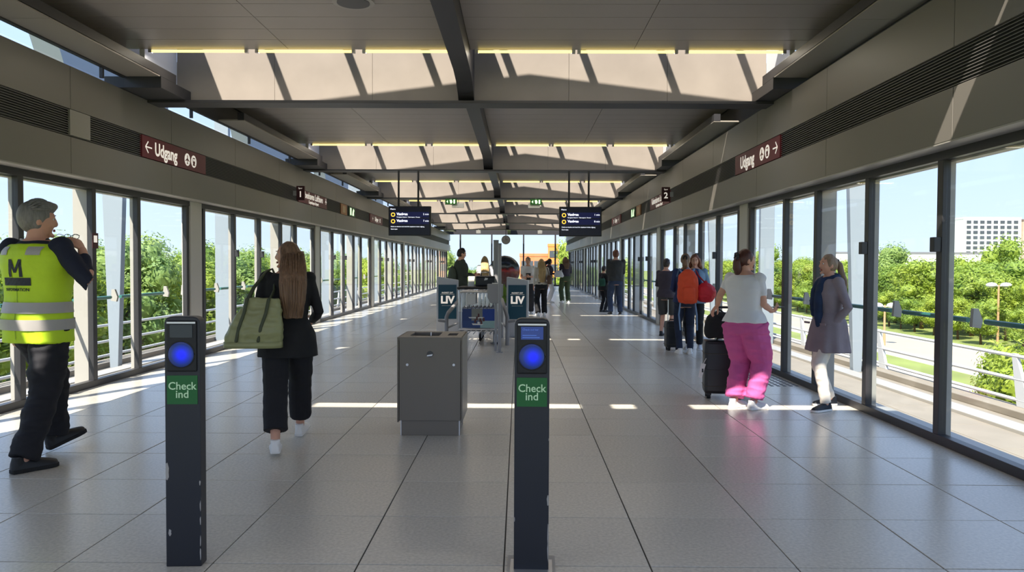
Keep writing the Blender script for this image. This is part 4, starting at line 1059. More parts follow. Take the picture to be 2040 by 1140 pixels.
        if hair_style == 'long':
            stm = MB(); rnd = random.Random(int(x * 100) + 5)
            for i in range(26):
                a = -1.2 + 2.4 * i / 25 + rnd.uniform(-.05, .05); p = []
                for t in (0.05, .25, .5, .75, 1.0):
                    z = b0.z + .05 * k + (zl - b0.z - .02 * k) * t; tt = min(1, t * 2.4); cx = b0.x * (1 - tt) + back.x * tt; cy_ = b0.y * (1 - tt) + back.y * tt
                    wx = (.088 + .026 * math.sin(min(1, t * 1.3) * 3.14 * .6)) * (1 - .35 * t ** 3); wy = .062 * (1 - .3 * t)
                    p.append((cx + math.sin(a) * (wx + .004) * k + rnd.uniform(-.003, .003), cy_ - math.cos(a) * (wy + .003) * k, z - rnd.uniform(0, .02)))
                stm.tube(p, [.005, .007, .007, .006, .002], 5)
            stm.build('hair_strands', hair, ho, smooth=True)['kind'] = 'stuff'
        elif hair_style == 'pony':
            pm = MB(); tie = V((0, -.088, .045)); e_ = V((0, -.16, 1.06 / 1.0))
            p0 = HM @ (tie * k * hs); zl = hair_len * k; bk = HM.to_3x3() @ V((0, -.075, 0))
            pts = [p0, p0 + bk * .6 * k + V((0, 0, -.03)), p0 + bk * .95 * k + V((0, 0, -.13)), V((p0.x * .6 + bk.x * .6, -.190 * k, (p0.z + zl) * .5)), V((p0.x * .5, -.178 * k, zl))]
            pm.tube(pts, [.022 * k, .030 * k, .036 * k, .032 * k, .012 * k], 12)
            link('ponytail', remesh(pm, .008, 1, .004, (25, 25, 5), name='ponytail'), hair, root)
            MB().tube([p0 - bk * .15, p0 + bk * .2], .026 * k, 12).build('hair_tie', M_BLACK, root, smooth=True)
        elif hair_style == 'clip':
            pm = MB(); 
            pts = [HM @ (V(p) * k * hs) for p in ((0, -.085, .03), (.0, -.105, -.02), (0, -.10, -.09), (0, -.075, -.16), (0, -.065, -.20))]
            pm.tube(pts, [.035 * k, .045 * k, .048 * k, .038 * k, .018 * k], 12)
            link('hair_tail', remesh(pm, .008, 1, .004, (25, 25, 5), name='hair_tail'), hair, root)
            cl = MB(); rnd = random.Random(9); c0 = V((0, -.115, .035))
            for i in range(9):
                a = 2 * math.pi * i / 9; cl.ell(tuple(HM @ ((c0 + V((math.cos(a) * .030, -.006 * rnd.random(), math.sin(a) * .034))) * k * hs)), (.017 * k, .017 * k, .017 * k), 8, 6)
            cl.build('hair_clip', M_BLACK, root, smooth=True)
        elif hair_style == 'short':
            tf = MB(); rnd = random.Random(int(y * 50))
            for i in range(190 if quiff else 60):
                a = rnd.uniform(-2.6, 2.6); q = rnd.uniform(.1, 1.2); d = V((math.sin(a) * math.sin(q), -math.cos(a) * math.sin(q) * .9, math.cos(q)))
                p = V((0, -.016, .020)) + V((d.x * .080, d.y * .090, d.z * .104)) * (1.07 if quiff else 1); t_ = V((rnd.uniform(-.3, .3), .9, .1)); t_ = (t_ - d * t_.dot(d)).normalized()
                tf.tube([HM @ (p * k * hs), HM @ ((p + t_ * .022 + d * .006) * k * hs), HM @ ((p + t_ * .042 + d * .005) * k * hs)], [.006, .006, .002], 5)
            tf.build('hair_strands', hair, ho, smooth=True)['kind'] = 'stuff'
    return objs
def shell_band(P, name, m, z0, z1, grow, a0=0, a1=2 * math.pi, yscale=1.0):
    """strip following the torso between two heights (part of the garment)"""
    k = P['k']; T = P['T']; w = P['w']; mb = MB(); n = 40
    for thick in (0,):
        vs_, fs_ = [], []
        for j, z in enumerate((z0, (z0 + z1) / 2, z1)):
            rx, ry, yo = tor_at(T, max(.86, z)); o = P['sway'](z)
            for i in range(n + 1):
                a = a0 + (a1 - a0) * i / n; c, s_ = math.cos(a), math.sin(a); q = 2 / 2.3
                for g in (grow, grow + .003):
                    vs_.append(V((o.x + (rx * w + g) * math.copysign(abs(c) ** q, c), o.y + yo + (ry * w + g) * math.copysign(abs(s_) ** q, s_), z)) * k)
        R2 = (n + 1) * 2
        for j in range(2):
            for i in range(n):
                b = j * R2 + i * 2
                fs_.append((b + 1, b + 3, b + R2 + 3, b + R2 + 1)); fs_.append((b, b + R2, b + R2 + 2, b + 2))
        mb.add(vs_, fs_)
    return mb.build(name, m, P['root'], smooth=True)
def project(me_obj, target, axis, off):
    """lay the flat print onto the garment along an axis"""
    dg = bpy.context.evaluated_depsgraph_get(); bv = BVHTree.FromObject(target, dg)
    for v in me_obj.data.vertices:
        h = bv.ray_cast(v.co - axis * 1.0, axis)
        if h[0] is not None: v.co = h[0] - axis * (off + (.001 if v.index % 2 else 0))

HAIR_GREY = mat('hair_grey', (128, 124, 118), .6, var=.25, scale=30, stretch=(3, 3, .5)); HAIR_BR = mat('hair_brown', (122, 92, 68), .45, var=.4, scale=22, stretch=(4, 4, .25)); HAIR_AUB = mat('hair_auburn', (84, 46, 34), .45, var=.3, scale=22, stretch=(4, 4, .3))
HAIR_ASH = mat('hair_ash_blond', (146, 122, 98), .5, var=.25, scale=22, stretch=(4, 4, .3)); HAIR_DK = mat('hair_dark', (42, 32, 28), .5, var=.2, scale=20); HAIR_BL = mat('hair_blond', (206, 172, 118), .45, var=.3, scale=22, stretch=(4, 4, .25)); HAIR_RED = mat('hair_red_brown', (122, 72, 48), .5, var=.3, scale=22, stretch=(4, 4, .3))
C_NAVY = cloth('cloth_navy', (27, 32, 50)); C_BLACK = cloth('cloth_black', (24, 24, 27)); C_BLACK2 = cloth('cloth_black_trousers', (27, 27, 33)); C_DKNAVY = cloth('cloth_dark_navy', (28, 31, 42))
C_VEST = cloth('vest_yellow', (198, 232, 36), .6, var=.05); C_REFL = mat('reflective_tape', (176, 172, 168), .4, var=.05, scale=8); C_WHITE = cloth('cloth_white', (226, 224, 224), var=.03); C_PINK = cloth('cloth_pink', (206, 92, 152), var=.05); C_MAUVE = cloth('coat_mauve_grey', (140, 128, 134), var=.06); C_CREAM = cloth('cloth_cream', (226, 218, 206), var=.05)
C_JEAN = cloth('cloth_dark_jeans', (34, 44, 66)); C_DENIM = cloth('cloth_light_denim', (112, 140, 164)); C_CHAR = cloth('cloth_charcoal', (58, 58, 58)); C_GREEN = cloth('cloth_army_green', (68, 82, 54)); C_PLUM = cloth('cloth_plum_grey', (62, 54, 64)); C_OLIVE = cloth('cloth_dark_olive', (52, 58, 48))
S_BLACK = mat('shoe_black', (26, 26, 28), .5); S_WHITE = mat('shoe_white', (244, 242, 238), .5); S_GREY = mat('shoe_white_grey', (204, 204, 204), .55, var=.15, scale=16); S_NAVY = mat('shoe_dark_blue', (30, 36, 46), .6); SOLE_W = mat('sole_white', (236, 234, 230), .5)
PRINT = mat('print_charcoal', (38, 42, 48), .6)

def bake(o, loc, rot):
    from mathutils import Euler
    o.data.transform(Matrix.LocRotScale(V(loc), Euler(rot), None)); o.location = (0, 0, 0); o.rotation_euler = (0, 0, 0); return o
def dense_box(x0, x1, z0, z1, nx, nz, y):
    mb = MB(); vs_ = [(x0 + (x1 - x0) * i / nx, y, z0 + (z1 - z0) * j / nz) for j in range(nz + 1) for i in range(nx + 1)]
    return mb.add(vs_, [(j * (nx + 1) + i, j * (nx + 1) + i + 1, (j + 1) * (nx + 1) + i + 1, (j + 1) * (nx + 1) + i) for j in range(nz) for i in range(nx)])

# 1 -- man in the yellow vest
P = person('grey haired man in yellow safety vest raising glasses to his mouth', -2.72, 5.48, R_(-15), 1.87, False, R_(-38), R_(-4), w=1.08, vox=.009,
           wrists=((-.27, .06, .84), (-2.425, 5.53, 1.535, 1)), elbows=(None, (-2.285, 5.38, 1.29, 1)), ankles=((-2.80, 5.78, .125, 1), (-2.64, 5.17, .095, 1)), foot_yaw=(-16, -20), foot_pitch=(18, 0),
           hand_dir=(None, (-.5, .25, .62)), palm=(None, (-.6, .1, -.5)), curl=.85,
           top=C_NAVY, sleeves=(.96, .90), top_grow=.014, legs=C_BLACK2, hem=.065, leg_r=(.112, .090, .084), leg_noise=.020, shoes=S_BLACK, hair=HAIR_GREY, hair_style='short', quiff=True, top_name='jacket')
k = P['k']
vest = P['top_mesh']('safety_vest', .79, 1.43, .040, (None, None), C_VEST, .006, flare=.02, slr=1.22)
shell_band(P, 'reflective_band', C_REFL, .985, 1.055, .046); shell_band(P, 'reflective_band', C_REFL, .875, .945, .047)
MB().tube([V((.065 * math.cos(a), -.012 + .062 * math.sin(a), 1.445 + .012 * math.sin(a))) * k for a in [i * math.pi / 12 for i in range(25)]], .020 * k, 8, round_caps=False).build('collar', cloth('collar_green_grey', (44, 56, 58)), P['root'], smooth=True)
yb_ = -.35
def stick(o, off=.004):
    project(o, vest, V((0, 1, 0)), off); return o
mm = MB()
mz, mx_ = 1.385, .0
for poly in ([(-.060, 0), (-.034, 0), (-.030, .11), (-.056, .125)], [(.060, 0), (.056, .125), (.030, .11), (.034, 0)], [(-.056, .125), (-.030, .125), (.011, .03), (-.011, .03)], [(.030, .125), (.056, .125), (.011, .03), (-.011, .03)]):
    n0 = len(mm.v)
    for t0 in range(4):
        a, b, c, d = [V((p[0], 0, p[1])) for p in poly]
        q = lambda t: (a.lerp(d, t), b.lerp(c, t))
        (l0, r0), (l1, r1) = q(t0 / 4), q((t0 + 1) / 4)
        mm.add([(p.x + mx_, yb_, p.z + mz - .045) for p in (l0, r0, r1, l1)], [(0, 1, 2, 3)])
stick(mm.build('logo_letter', PRINT, vest)); stick(dense_box(mx_ - .115, mx_ + .115, mz - .105, mz - .050, 12, 3, yb_).build('logo_bar', PRINT, vest))
o = bake(text('INFORMATION', .030, PRINT, vest, (0, 0, 0), (0, 0, 0), bold=.0006), (mx_, yb_, mz - .135), RCAM); o.data.transform(Matrix.Identity(4)); stick(o, .005)
for sx0 in (-.175, .085):
    stick(dense_box(sx0, sx0 + .09, 1.495, 1.555, 6, 6, yb_).build('shoulder_patch', C_REFL, vest), .004)
stick(dense_box(-.003, .003, .90, 1.33, 1, 20, yb_).build('back_seam', mat('vest_seam', (150, 178, 30), .6), vest), .003)
tagm = MB().hexa([(.135, -.06, .70), (.195, -.02, .70), (.195, .0, .70), (.135, -.04, .70)], [(.115, -.075, .735), (.205, -.015, .73), (.2, 0, .73), (.115, -.05, .735)]).build('pocket_tag', C_CREAM, P['root'])
# eyeglasses held to the mouth
eg = thing('eyeglasses', 'thin framed eyeglasses held in the raised hand of the man in yellow', 'glasses', (-2.53, 5.58, 1.635), R_(15))
for s_ in (-1, 1):
    MB().tube([(s_ * .028 + .022 * math.cos(a), 0, .017 * math.sin(a)) for a in [i * math.pi / 8 for i in range(17)]], .0022, 6, round_caps=False).build('rim', M_BLACK, eg, smooth=True)
    MB().tube([(s_ * .052, 0, .008), (s_ * .053 - .05, .06, .02), (s_ * .053 - .09, .09, .0)], .0022, 6).build('temple', M_BLACK, eg, smooth=True)
    MB().ell((s_ * .028, 0, 0), (.021, .001, .016), 12, 6).build('lens', GLASS, eg)

# 2 -- woman with the olive tote
P = person('long haired woman in black walking away with olive tote', -1.065, 6.0, R_(14), 1.62, True, R_(78), 0, vox=.009, w=1.04,
           wrists=((-.215, .12, .90), (.19, .22, 1.02)), ankles=((-.08, -.34, .085), (.085, .32, .09)), foot_yaw=(3, -12), foot_pitch=(0, 6),
           top=C_BLACK, top_z=.745, top_grow=.028, top_flare=.11, top_noise=.011, legs=C_BLACK2, hem=.185, leg_r=(.106, .098, .094), leg_noise=.009, shoes=S_WHITE, sole=SOLE_W, shoe_name='sneaker', hair=HAIR_BR, hair_style='long', hair_len=1.07, hair_x=.05, top_name='jacket')
C_TOTE = mat('tote_olive', (150, 152, 108), .36, var=.12, scale=5, bump=.15, bscale=14); C_TOTED = mat('tote_dark_olive', (70, 76, 54), .6)
tb = thing('tote_bag', 'large shiny olive green tote bag on the shoulder of the woman in black', 'bag', (-1.235, 5.74, .80), R_(6))
bm_ = MB(); rr = []
for t, hx0, hx1, hy in ((0, -.20, .18, .045), (.02, -.222, .200, .072), (.10, -.215, .208, .082), (.18, -.175, .205, .075), (.26, -.125, .200, .055), (.33, -.085, .190, .035), (.37, -.075, .178, .018)):
    rr.append([((hx0 + hx1) / 2 + p[0], p[1], t + .02 * p[0] + .01) for p in ering(0, 0, 0, (hx1 - hx0) / 2, hy, 32, 3.2)])
bm_.loft(rr)
body_t = link('bag_body', remesh(bm_, .008, 3, .013, (9, 9, 9), 4, name='bag_body'), C_TOTE, tb)
MB().loft([[(-.012 + p[0], p[1], z) for p in ering(0, 0, 0, .216, .080, 32, 3.2)] for z in (.004, .05)], True).build('base_panel', C_TOTE, tb, smooth=True)
for y_, dx in ((-.078, 0), (.078, .0)):
    for x_ in (-.10, .06):
        MB().tube([(x_ - .02, y_ * .95, .06), (x_, y_ * 1.02, .16), (x_ + .035, y_ * .85, .27), (x_ + .05, y_ * .5, .37)], .012, 8, flat=.5).build('strap_seam', C_TOTED, tb, smooth=True)
for y_, q in ((-.03, 0), (.03, .02)):
    MB().tube([(-.055, y_, .36), (-.02, .05 + q, .46), (.045, .20 + q, .585), (.075, .25 + q, .60), (.10, .21 + q, .56), (.125, .08 + q, .44), (.11, y_, .36)], [.013] * 7, 8, flat=.55).build('shoulder_strap', C_TOTED, tb, smooth=True)

# 3 -- woman in pink sweatpants
P = person('woman in white t-shirt and bright pink sweatpants holding out a phone', 3.04, 7.66, R_(-48), 1.61, True, R_(-30), R_(-3), w=1.12, vox=.009,
           wrists=((2.84, 7.95, 1.03, 1), (3.33, 7.72, .985, 1)), elbows=((2.82, 7.78, 1.14, 1), (3.185, 7.53, 1.06, 1)), hand_dir=((-.4, .3, -.6), (.75, .6, .12)), palm=(None, (-.3, .5, .6)), curl=.6,
           ankles=((-.10, -.02, .085), (.10, .03, .085)), foot_yaw=(-4, -12), top=C_WHITE, sleeves=(.33, .33), top_z=.925, top_grow=.034, top_flare=.10, top_noise=.010,
           legs=C_PINK, hem=.115, leg_r=(.130, .108, .098), leg_noise=.022, shoes=S_GREY, sole=SOLE_W, shoe_name='sneaker', hair=HAIR_AUB, hair_style='clip', top_name='t_shirt', leg_name='sweatpants')
ph = thing('phone', 'dark phone in the outstretched hand of the woman in pink', 'phone', (3.42, 7.80, 1.02), R_(-48))
MB().box(-.036, .036, -.07, .07, -.004, .004).build('case', M_BLACK, ph, bevel=.003); MB().box(-.032, .032, -.064, .064, .004, .0046).build('screen', M_SCR, ph)

# 4 -- woman in the grey coat
P = person('woman with long ponytail in mauve grey coat and white trousers facing left', 3.885, 7.68, R_(100), 1.565, True, R_(-4), 0, w=.98, vox=.009,
           wrists=((-.160, .03, .95), (.160, .03, .95)), elbows=((-.255, -.07, 1.12), (.255, -.07, 1.12)), ankles=((3.82, 7.55, .08, 1), (3.99, 7.86, .08, 1)), foot_yaw=(18, -6),
           top=C_MAUVE, coat_hem=.635, sleeves=(.93, .93), top_grow=.030, top_flare=.15, top_noise=.008, skirt=.13, legs=C_CREAM, hem=.09, leg_r=(.085, .066, .056), leg_noise=.010, shoes=S_NAVY, sole=SOLE_W, shoe_name='sneaker', hair=HAIR_ASH, hair_style='pony', hair_len=1.12, top_name='coat')
k = P['k']; sc = MB()
sc.tube([V((.075 * math.cos(a), -.008 + .075 * math.sin(a), 1.425 + .022 * math.sin(a) * -1)) * k for a in [i * math.pi / 10 for i in range(21)]], .042 * k, 10, round_caps=False)
sc.tube([V(p) * k for p in ((-.02, .085, 1.40), (-.05, .135, 1.30), (-.055, .155, 1.15), (-.05, .150, 1.0), (-.05, .145, .93))], [.045 * k, .05 * k, .048 * k, .044 * k, .03 * k], 10)
sc.tube([V(p) * k for p in ((.03, .085, 1.40), (.05, .13, 1.30), (.05, .150, 1.15), (.045, .145, 1.04))], [.04 * k, .045 * k, .044 * k, .03 * k], 10)
link('scarf', remesh(sc, .009, 2, .008, (12, 12, 6), 2, name='scarf'), cloth('scarf_blue', (30, 48, 78), var=.35, scale=6), P['root'])
for s_ in (-1, 1): MB().prism([(s_ * .155 * k - .045, .0), (s_ * .155 * k + .045, .0), (s_ * .155 * k + .05, .02), (s_ * .155 * k - .05, .02)], 'y', .155 * k, .165 * k).build('pocket_flap', C_MAUVE, P['root'], loc=(0, 0, .93 * k))

# 5, 6, 7 -- group by the right glass
P5 = person('woman in navy hoodie seen from behind carrying an orange backpack', 3.47, 12.38, R_(-4), 1.64, True, R_(-12), R_(-6), vox=.011, wrists=((-.13, .20, 1.05), (.20, .16, 1.0)), foot_yaw=(6, -6), ankles=((-.085, -.02, .085), (.085, -.02, .085)),
           top=cloth('cloth_blue_hoodie', (40, 54, 96)), top_z=.88, top_grow=.025, legs=C_JEAN, hem=.09, leg_r=(.094, .064, .052), shoes=S_WHITE, sole=SOLE_W, hair=HAIR_BR, hair_style='clip', top_name='hoodie')
def backpack(x, y, z, rz, w, h, d, label, m, ms, tails=False):
    t = thing('backpack', label, 'bag', (x, y, z), rz); b = MB(); rr = []
    for q, kx, ky in ((0, .55, .5), (.03, .85, .85), (.2, 1, 1), (.6, .98, .92), (.82, .85, .72), (.94, .55, .45), (1, .25, .2)): rr.append([tuple(p) for p in ering(0, 0, q * h, w * kx, d * ky, 24, 2.8)])
    b.loft(rr); link('bag_body', remesh(b, .012, 3, .012, (8, 8, 5), 1, name='bag_body'), m, t)
    MB().loft([[tuple(p) for p in ering(0, -d * .8, q * h, w * .62 * e_, d * .5 * e_, 20, 3)] for q, e_ in ((.08, .8), (.12, 1), (.42, 1), (.48, .8))]).build('front_pocket', m, t, smooth=True)
    for s_ in (-1, 1):
        MB().tube([(s_ * w * .5, d * .7, h * .9), (s_ * w * .7, d * 1.2, h * 1.02), (s_ * w * .85, d * 1.6, h * .8)], .018, 8, flat=.5).build('shoulder_strap', ms, t, smooth=True)
        if tails: MB().tube([(s_ * w * .7, 0, .02), (s_ * w * .85, -.02, -.18), (s_ * w * .8 + .02, 0, -.42)], .012, 6).build('strap_tail', ms, t, smooth=True)
    MB().tube([(-.03, 0, h * .98), (0, 0, h * 1.06), (.03, 0, h * .98)], .009, 6).build('grab_loop', ms, t, smooth=True)
    return t
backpack(3.45, 12.10, .84, R_(-4), .165, .54, .12, 'orange red backpack on the back of the woman in the navy hoodie', cloth('bag_orange', (226, 78, 38), .7, var=.08), mat('strap_blue', (120, 150, 190), .6), True)
rb = thing('drawstring_bag', 'round red drawstring bag hanging beside the orange backpack', 'bag', (3.735, 12.12, .86))
b = MB(); b.loft([[tuple(p) for p in ering(0, 0, z, r, r * .8, 28, 2, mod=lambda a, z=z: .05 * math.sin(a * 11) * (z > .2))] for z, r in ((0, .06), (.02, .115), (.09, .162), (.17, .168), (.24, .14), (.29, .08), (.31, .035))])
link('bag_body', remesh(b, .011, 2, .010, (10, 10, 8), 3, name='bag_body'), cloth('bag_red', (206, 32, 48), .6, var=.08), rb)
MB().tube([(0, 0, .30), (-.09, .10, .42), (-.12, .16, .50)], .012, 8).build('cord', mat('bag_cord', (170, 30, 44), .6), rb, smooth=True); MB().ell((0, 0, .315), (.03, .03, .03), 10, 8).build('knot', MATS['bag_red'], rb, smooth=True)
person('young woman with long auburn hair in denim jacket facing the viewer', 3.80, 13.15, R_(158), 1.64, True, R_(8), R_(-12), vox=.011, wrists=((-.16, .18, 1.02), (.2, .14, .95)), top=C_DENIM, sleeves=(.95, .95), top_z=.82, top_grow=.026, legs=C_BLACK, hem=.10, leg_r=(.09, .066, .056), shoes=S_GREY, sole=SOLE_W, hair=HAIR_RED, hair_style='long', hair_len=1.22, top_name='denim_jacket', under=(C_BLACK, .9))
person('person in dark top and knee length shorts behind the navy hoodie', 3.78, 15.6, R_(-30), 1.58, True, 0, R_(-14), vox=.012, wrists=((-.10, .22, 1.12), (.14, .20, 1.12)), top=C_PLUM, sleeves=(.8, .8), top_z=.85, top_grow=.03, legs=C_CHAR, hem=.46, leg_r=(.105, .095, .09), shoes=S_BLACK, hair=HAIR_DK, hair_style='short', top_name='sweater', leg_name='shorts')
# 8, 9 -- pair further on
person('tall man in dark grey sweater and blue jeans with back turned', 3.56, 22.0, R_(4), 1.87, False, 0, R_(-8), vox=.013, wrists=((-.12, .22, 1.02), (.12, .22, 1.02)), ankles=((-.13, -.02, .085), (.13, .0, .085)), top=C_CHAR, top_z=.90, top_grow=.026, legs=cloth('cloth_blue_jeans', (42, 56, 82)), hem=.07, leg_r=(.10, .078, .066), shoes=S_BLACK, sole=SOLE_W, hair=HAIR_RED, hair_style='short', top_name='sweater')
person('short person in black half hidden behind the tall man in grey', 3.38, 23.5, R_(-50), 1.42, True, 0, R_(-15), vox=.013, wrists=((-.1, .22, 1.1), (.14, .2, 1.1)), top=C_BLACK, top_z=.8, top_grow=.03, legs=C_BLACK2, hem=.07, leg_r=(.095, .07, .06), shoes=S_BLACK, hair=HAIR_DK, hair_style='short', top_name='jacket')
gbag = thing('green_bag', 'small dark green bag carried by the short person in black', 'bag', (3.31, 23.27, .80)); MB().loft([[tuple(p) for p in ering(0, 0, z, .10 * e_, .06 * e_, 16, 3)] for z, e_ in ((0, .8), (.04, 1), (.18, 1), (.24, .7))]).build('body', cloth('bag_green', (30, 74, 58)), gbag, smooth=True); MB().tube([(-.06, 0, .22), (0, .06, .36), (.06, 0, .22)], .010, 6).build('handle', M_BLACK, gbag, smooth=True)
# 10 -- woman in green trousers
person('woman in dark jacket and army green trousers by the far right glass', 2.52, 28.85, R_(14), 1.76, True, R_(6), 0, vox=.014, wrists=((-.10, .24, 1.05), (.12, .24, 1.12)), ankles=((-.12, -.02, .085), (.12, -.02, .085)), top=C_PLUM, top_z=.98, top_grow=.03, legs=C_GREEN, hem=.07, leg_r=(.11, .09, .085), shoes=S_WHITE, sole=SOLE_W, hair=HAIR_BR, hair_style='long', hair_len=1.25, top_name='jacket', under=(C_WHITE, .95))
wbag = thing('shoulder_bag', 'white shoulder bag of the woman in army green trousers', 'bag', (2.27, 28.7, .98)); MB().loft([[tuple(p) for p in ering(0, 0, z, .19 * e_, .07, 20, 3)] for z, e_ in ((0, .85), (.05, 1), (.16, .8), (.26, .5))]).build('body', C_WHITE, wbag, smooth=True); MB().tube([(-.10, 0, .22), (.06, .1, .42), (.16, .1, .40), (.09, 0, .22)], .014, 6).build('strap', C_WHITE, wbag, smooth=True)
# 11, 12, 13 -- three by the right advert pillar
person('blonde woman with waist length hair, white top and black trousers', 1.40, 21.6, R_(8), 1.62, True, R_(4), 0, vox=.013, wrists=((-.22, .02, .86), (.22, .06, .88)), top=C_CREAM, sleeves=(.9, .9), top_z=.93, top_grow=.018, legs=C_BLACK, hem=.05, leg_r=(.105, .085, .085), shoes=S_WHITE, sole=SOLE_W, hair=HAIR_BL, hair_style='long', hair_len=1.0, top_name='blouse')
sbag = thing('shoulder_bag', 'brown shoulder bag at the hip of the blonde woman in black trousers', 'bag', (1.63, 21.45, .90)); MB().loft([[tuple(p) for p in ering(0, 0, z, .075 * e_, .12 * e_, 16, 3)] for z, e_ in ((0, .85), (.04, 1), (.2, 1), (.25, .8))]).build('body', mat('bag_brown', (110, 78, 56), .5), sbag, smooth=True); MB().tube([(0, -.08, .23), (-.06, 0, .46), (-.07, .08, .47), (0, .08, .23)], .009, 6).build('strap', MATS['bag_brown'], sbag, smooth=True)
P = person('fair haired person in printed white t-shirt facing the viewer', 1.03, 22.45, R_(176), 1.67, True, R_(-14), R_(-8), vox=.013, wrists=((-.06, .26, 1.12), (.10, .28, 1.08)), top=C_WHITE, sleeves=(.36, .36), top_z=.90, top_grow=.028, top_flare=.06, legs=cloth('cloth_charcoal_trousers', (50, 50, 56)), hem=.06, leg_r=(.105, .09, .085), shoes=S_WHITE, sole=SOLE_W, hair=HAIR_ASH, hair_style='short', top_name='t_shirt')
o = dense_box(-.09, .05, 1.00, 1.20, 6, 6, .4).build('shirt_print', PRINT, P['top']); project(o, P['top'], V((0, -1, 0)), .008)
person('dark haired person in dark top with white trousers turned to the right', 1.93, 29.15, R_(-82), 1.69, True, 0, R_(-14), vox=.014, wrists=((-.08, .30, 1.12), (.08, .30, 1.12)), top=C_PLUM, top_z=.88, top_grow=.022, legs=C_WHITE, hem=.07, leg_r=(.095, .075, .07), shoes=S_WHITE, sole=SOLE_W, hair=HAIR_DK, hair_style='long', hair_len=1.36, top_name='sweater')
# 14, 15 -- behind the left advert pillar
person('man in dark olive jacket looking at a phone behind the left advert pillar', -.60, 17.9, R_(-72), 1.81, False, 0, R_(-16), vox=.012, wrists=((-.08, .32, 1.13), (.10, .30, 1.10)), top=C_OLIVE, top_z=.80, top_grow=.03, legs=C_BLACK2, hem=.07, leg_r=(.10, .08, .068), shoes=S_BLACK, hair=HAIR_DK, hair_style='short', top_name='jacket')
backpack(-.80, 17.83, .92, R_(-72), .15, .48, .10, 'dark green backpack of the man in the olive jacket', cloth('bag_dark_green', (58, 66, 52), .7), M_BLACK)
ph = thing('phone', 'black phone held by the man in the olive jacket', 'phone', (-.13, 18.0, 1.19), R_(-72)); MB().box(-.036, .036, -.006, .006, -.07, .07).build('case', M_BLACK, ph, bevel=.003); MB().box(-.031, .031, -.0075, -.006, -.062, .062).build('screen', M_SCR, ph)
person('woman with long blond hair in white shirt behind the luggage trolleys', -.17, 20.8, R_(3), 1.68, True, R_(-6), 0, vox=.013, wrists=((-.14, .22, 1.0), (.2, .12, .92)), top=C_WHITE, top_z=.86, top_grow=.024, legs=C_JEAN, hem=.07, leg_r=(.095, .075, .065), shoes=S_WHITE, sole=SOLE_W, hair=HAIR_BL, hair_style='long', hair_len=.98, top_name='shirt')
st_ = thing('bag_strap', 'brown cross body strap on the woman in the white shirt', 'strap', (-.17, 20.8, 0)); MB().tube([(-.13, -.04, 1.40), (-.05, -.155, 1.2), (.08, -.165, 1.0), (.18, -.10, .88)], .014, 8).build('strap', mat('strap_brown', (92, 62, 48), .6), st_, smooth=True); MB().loft([[tuple(p) for p in ering(.22, -.06, z, .05, .09 * e_, 14, 3)] for z, e_ in ((.70, .85), (.74, 1), (.86, 1), (.89, .8))]).build('pouch', MATS['strap_brown'], st_, smooth=True)

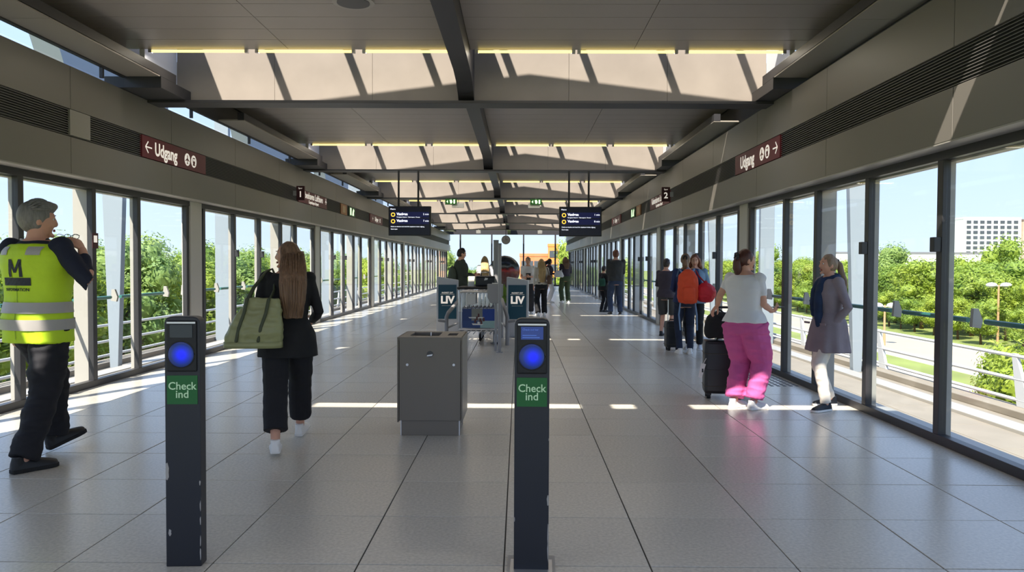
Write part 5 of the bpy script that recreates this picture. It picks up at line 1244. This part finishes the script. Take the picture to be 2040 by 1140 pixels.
# ------------------------------------------------------------------ suitcases
M_CASE = mat('case_black', (26, 25, 27), .38, var=.05, scale=6); M_ZIP = mat('case_zip', (58, 48, 36), .5)
def suitcase(x, y, rz, w, h, d, label, handle=.0):
    t = thing('suitcase', label, 'suitcase', (x, y, 0), rz)
    MB().box(-w / 2, w / 2, -d / 2, d / 2, .055, h).build('shell', M_CASE, t, bevel=.035)
    for q in (-.28, 0, .28): MB().box(-w * .5 - .004, w * .5 + .004, -d * .5 - .004, d * .5 + .004, h * (.5 + q) - .004, h * (.5 + q) + .004).build('ridge', M_ZIP if q else M_CASE, t, bevel=.002)
    MB().tube([(-.07, 0, h - .005), (-.06, 0, h + .025), (.06, 0, h + .025), (.07, 0, h - .005)], .011, 8).build('carry_handle', M_BLACK, t, smooth=True)
    for sx in (-1, 1):
        for sy in (-1, 1):
            wv = MB().cyl((sx * (w / 2 - .05) - .02, sy * (d / 2 - .05), .026), (sx * (w / 2 - .05) + .02, sy * (d / 2 - .05), .026), .026, 14).build('wheel', M_RUBBER, t, smooth='auto')
            MB().box(sx * (w / 2 - .05) - .026, sx * (w / 2 - .05) + .026, sy * (d / 2 - .05) - .02, sy * (d / 2 - .05) + .02, .040, .065).build('caster_fork', M_BLACK, t)
        if handle: MB().cyl((sx * .07, d / 2 - .03, h - .02), (sx * .07, d / 2 - .03, h + handle), .008, 8).build('pull_rod', M_STEEL, t)
    if handle: MB().box(-.09, .09, d / 2 - .045, d / 2 - .015, h + handle, h + handle + .025).build('pull_grip', M_BLACK, t, bevel=.006)
    return t
sc_ = suitcase(3.00, 8.30, R_(-8), .42, .63, .26, 'large black suitcase beside the woman in pink sweatpants', .34)
fb = thing('cabin_bag', 'black soft bag stacked on top of the large black suitcase', 'bag', (2.95, 8.29, .655), R_(-8))
b = MB(); b.loft([[tuple(p) for p in ering(0, 0, z, .16 * e_, .10 * e_, 24, 3)] for z, e_ in ((0, .85), (.03, 1), (.16, .98), (.24, .8), (.28, .5))]); link('bag_body', remesh(b, .011, 2, .012, (9, 9, 9), 6, name='bag_body'), cloth('bag_black', (22, 22, 25)), fb); MB().tube([(-.06, 0, .26), (0, .0, .31), (.06, 0, .26)], .010, 8).build('handle', M_BLACK, fb, smooth=True)
tg = thing('luggage_tag', 'white paper luggage tag hanging from the large black suitcase', 'tag', (2.755, 8.19, .24), R_(-20))
MB().hexa([(-.05, -.001, 0), (-.015, -.001, -.02), (-.015, .001, -.02), (-.05, .001, 0)], [(-.02, -.001, .15), (.03, -.001, .14), (.03, .001, .14), (-.02, .001, .15)]).build('paper', C_WHITE, tg); MB().tube([(.0, 0, .14), (.03, .01, .20)], .003, 6).build('loop', C_WHITE, tg)
MB().box(-.012, .004, -.0025, -.001, .05, .09).build('print', PRINT, tg)
suitcase(3.39, 12.93, R_(5), .27, .50, .20, 'small black cabin suitcase beside the woman in the navy hoodie', .36)
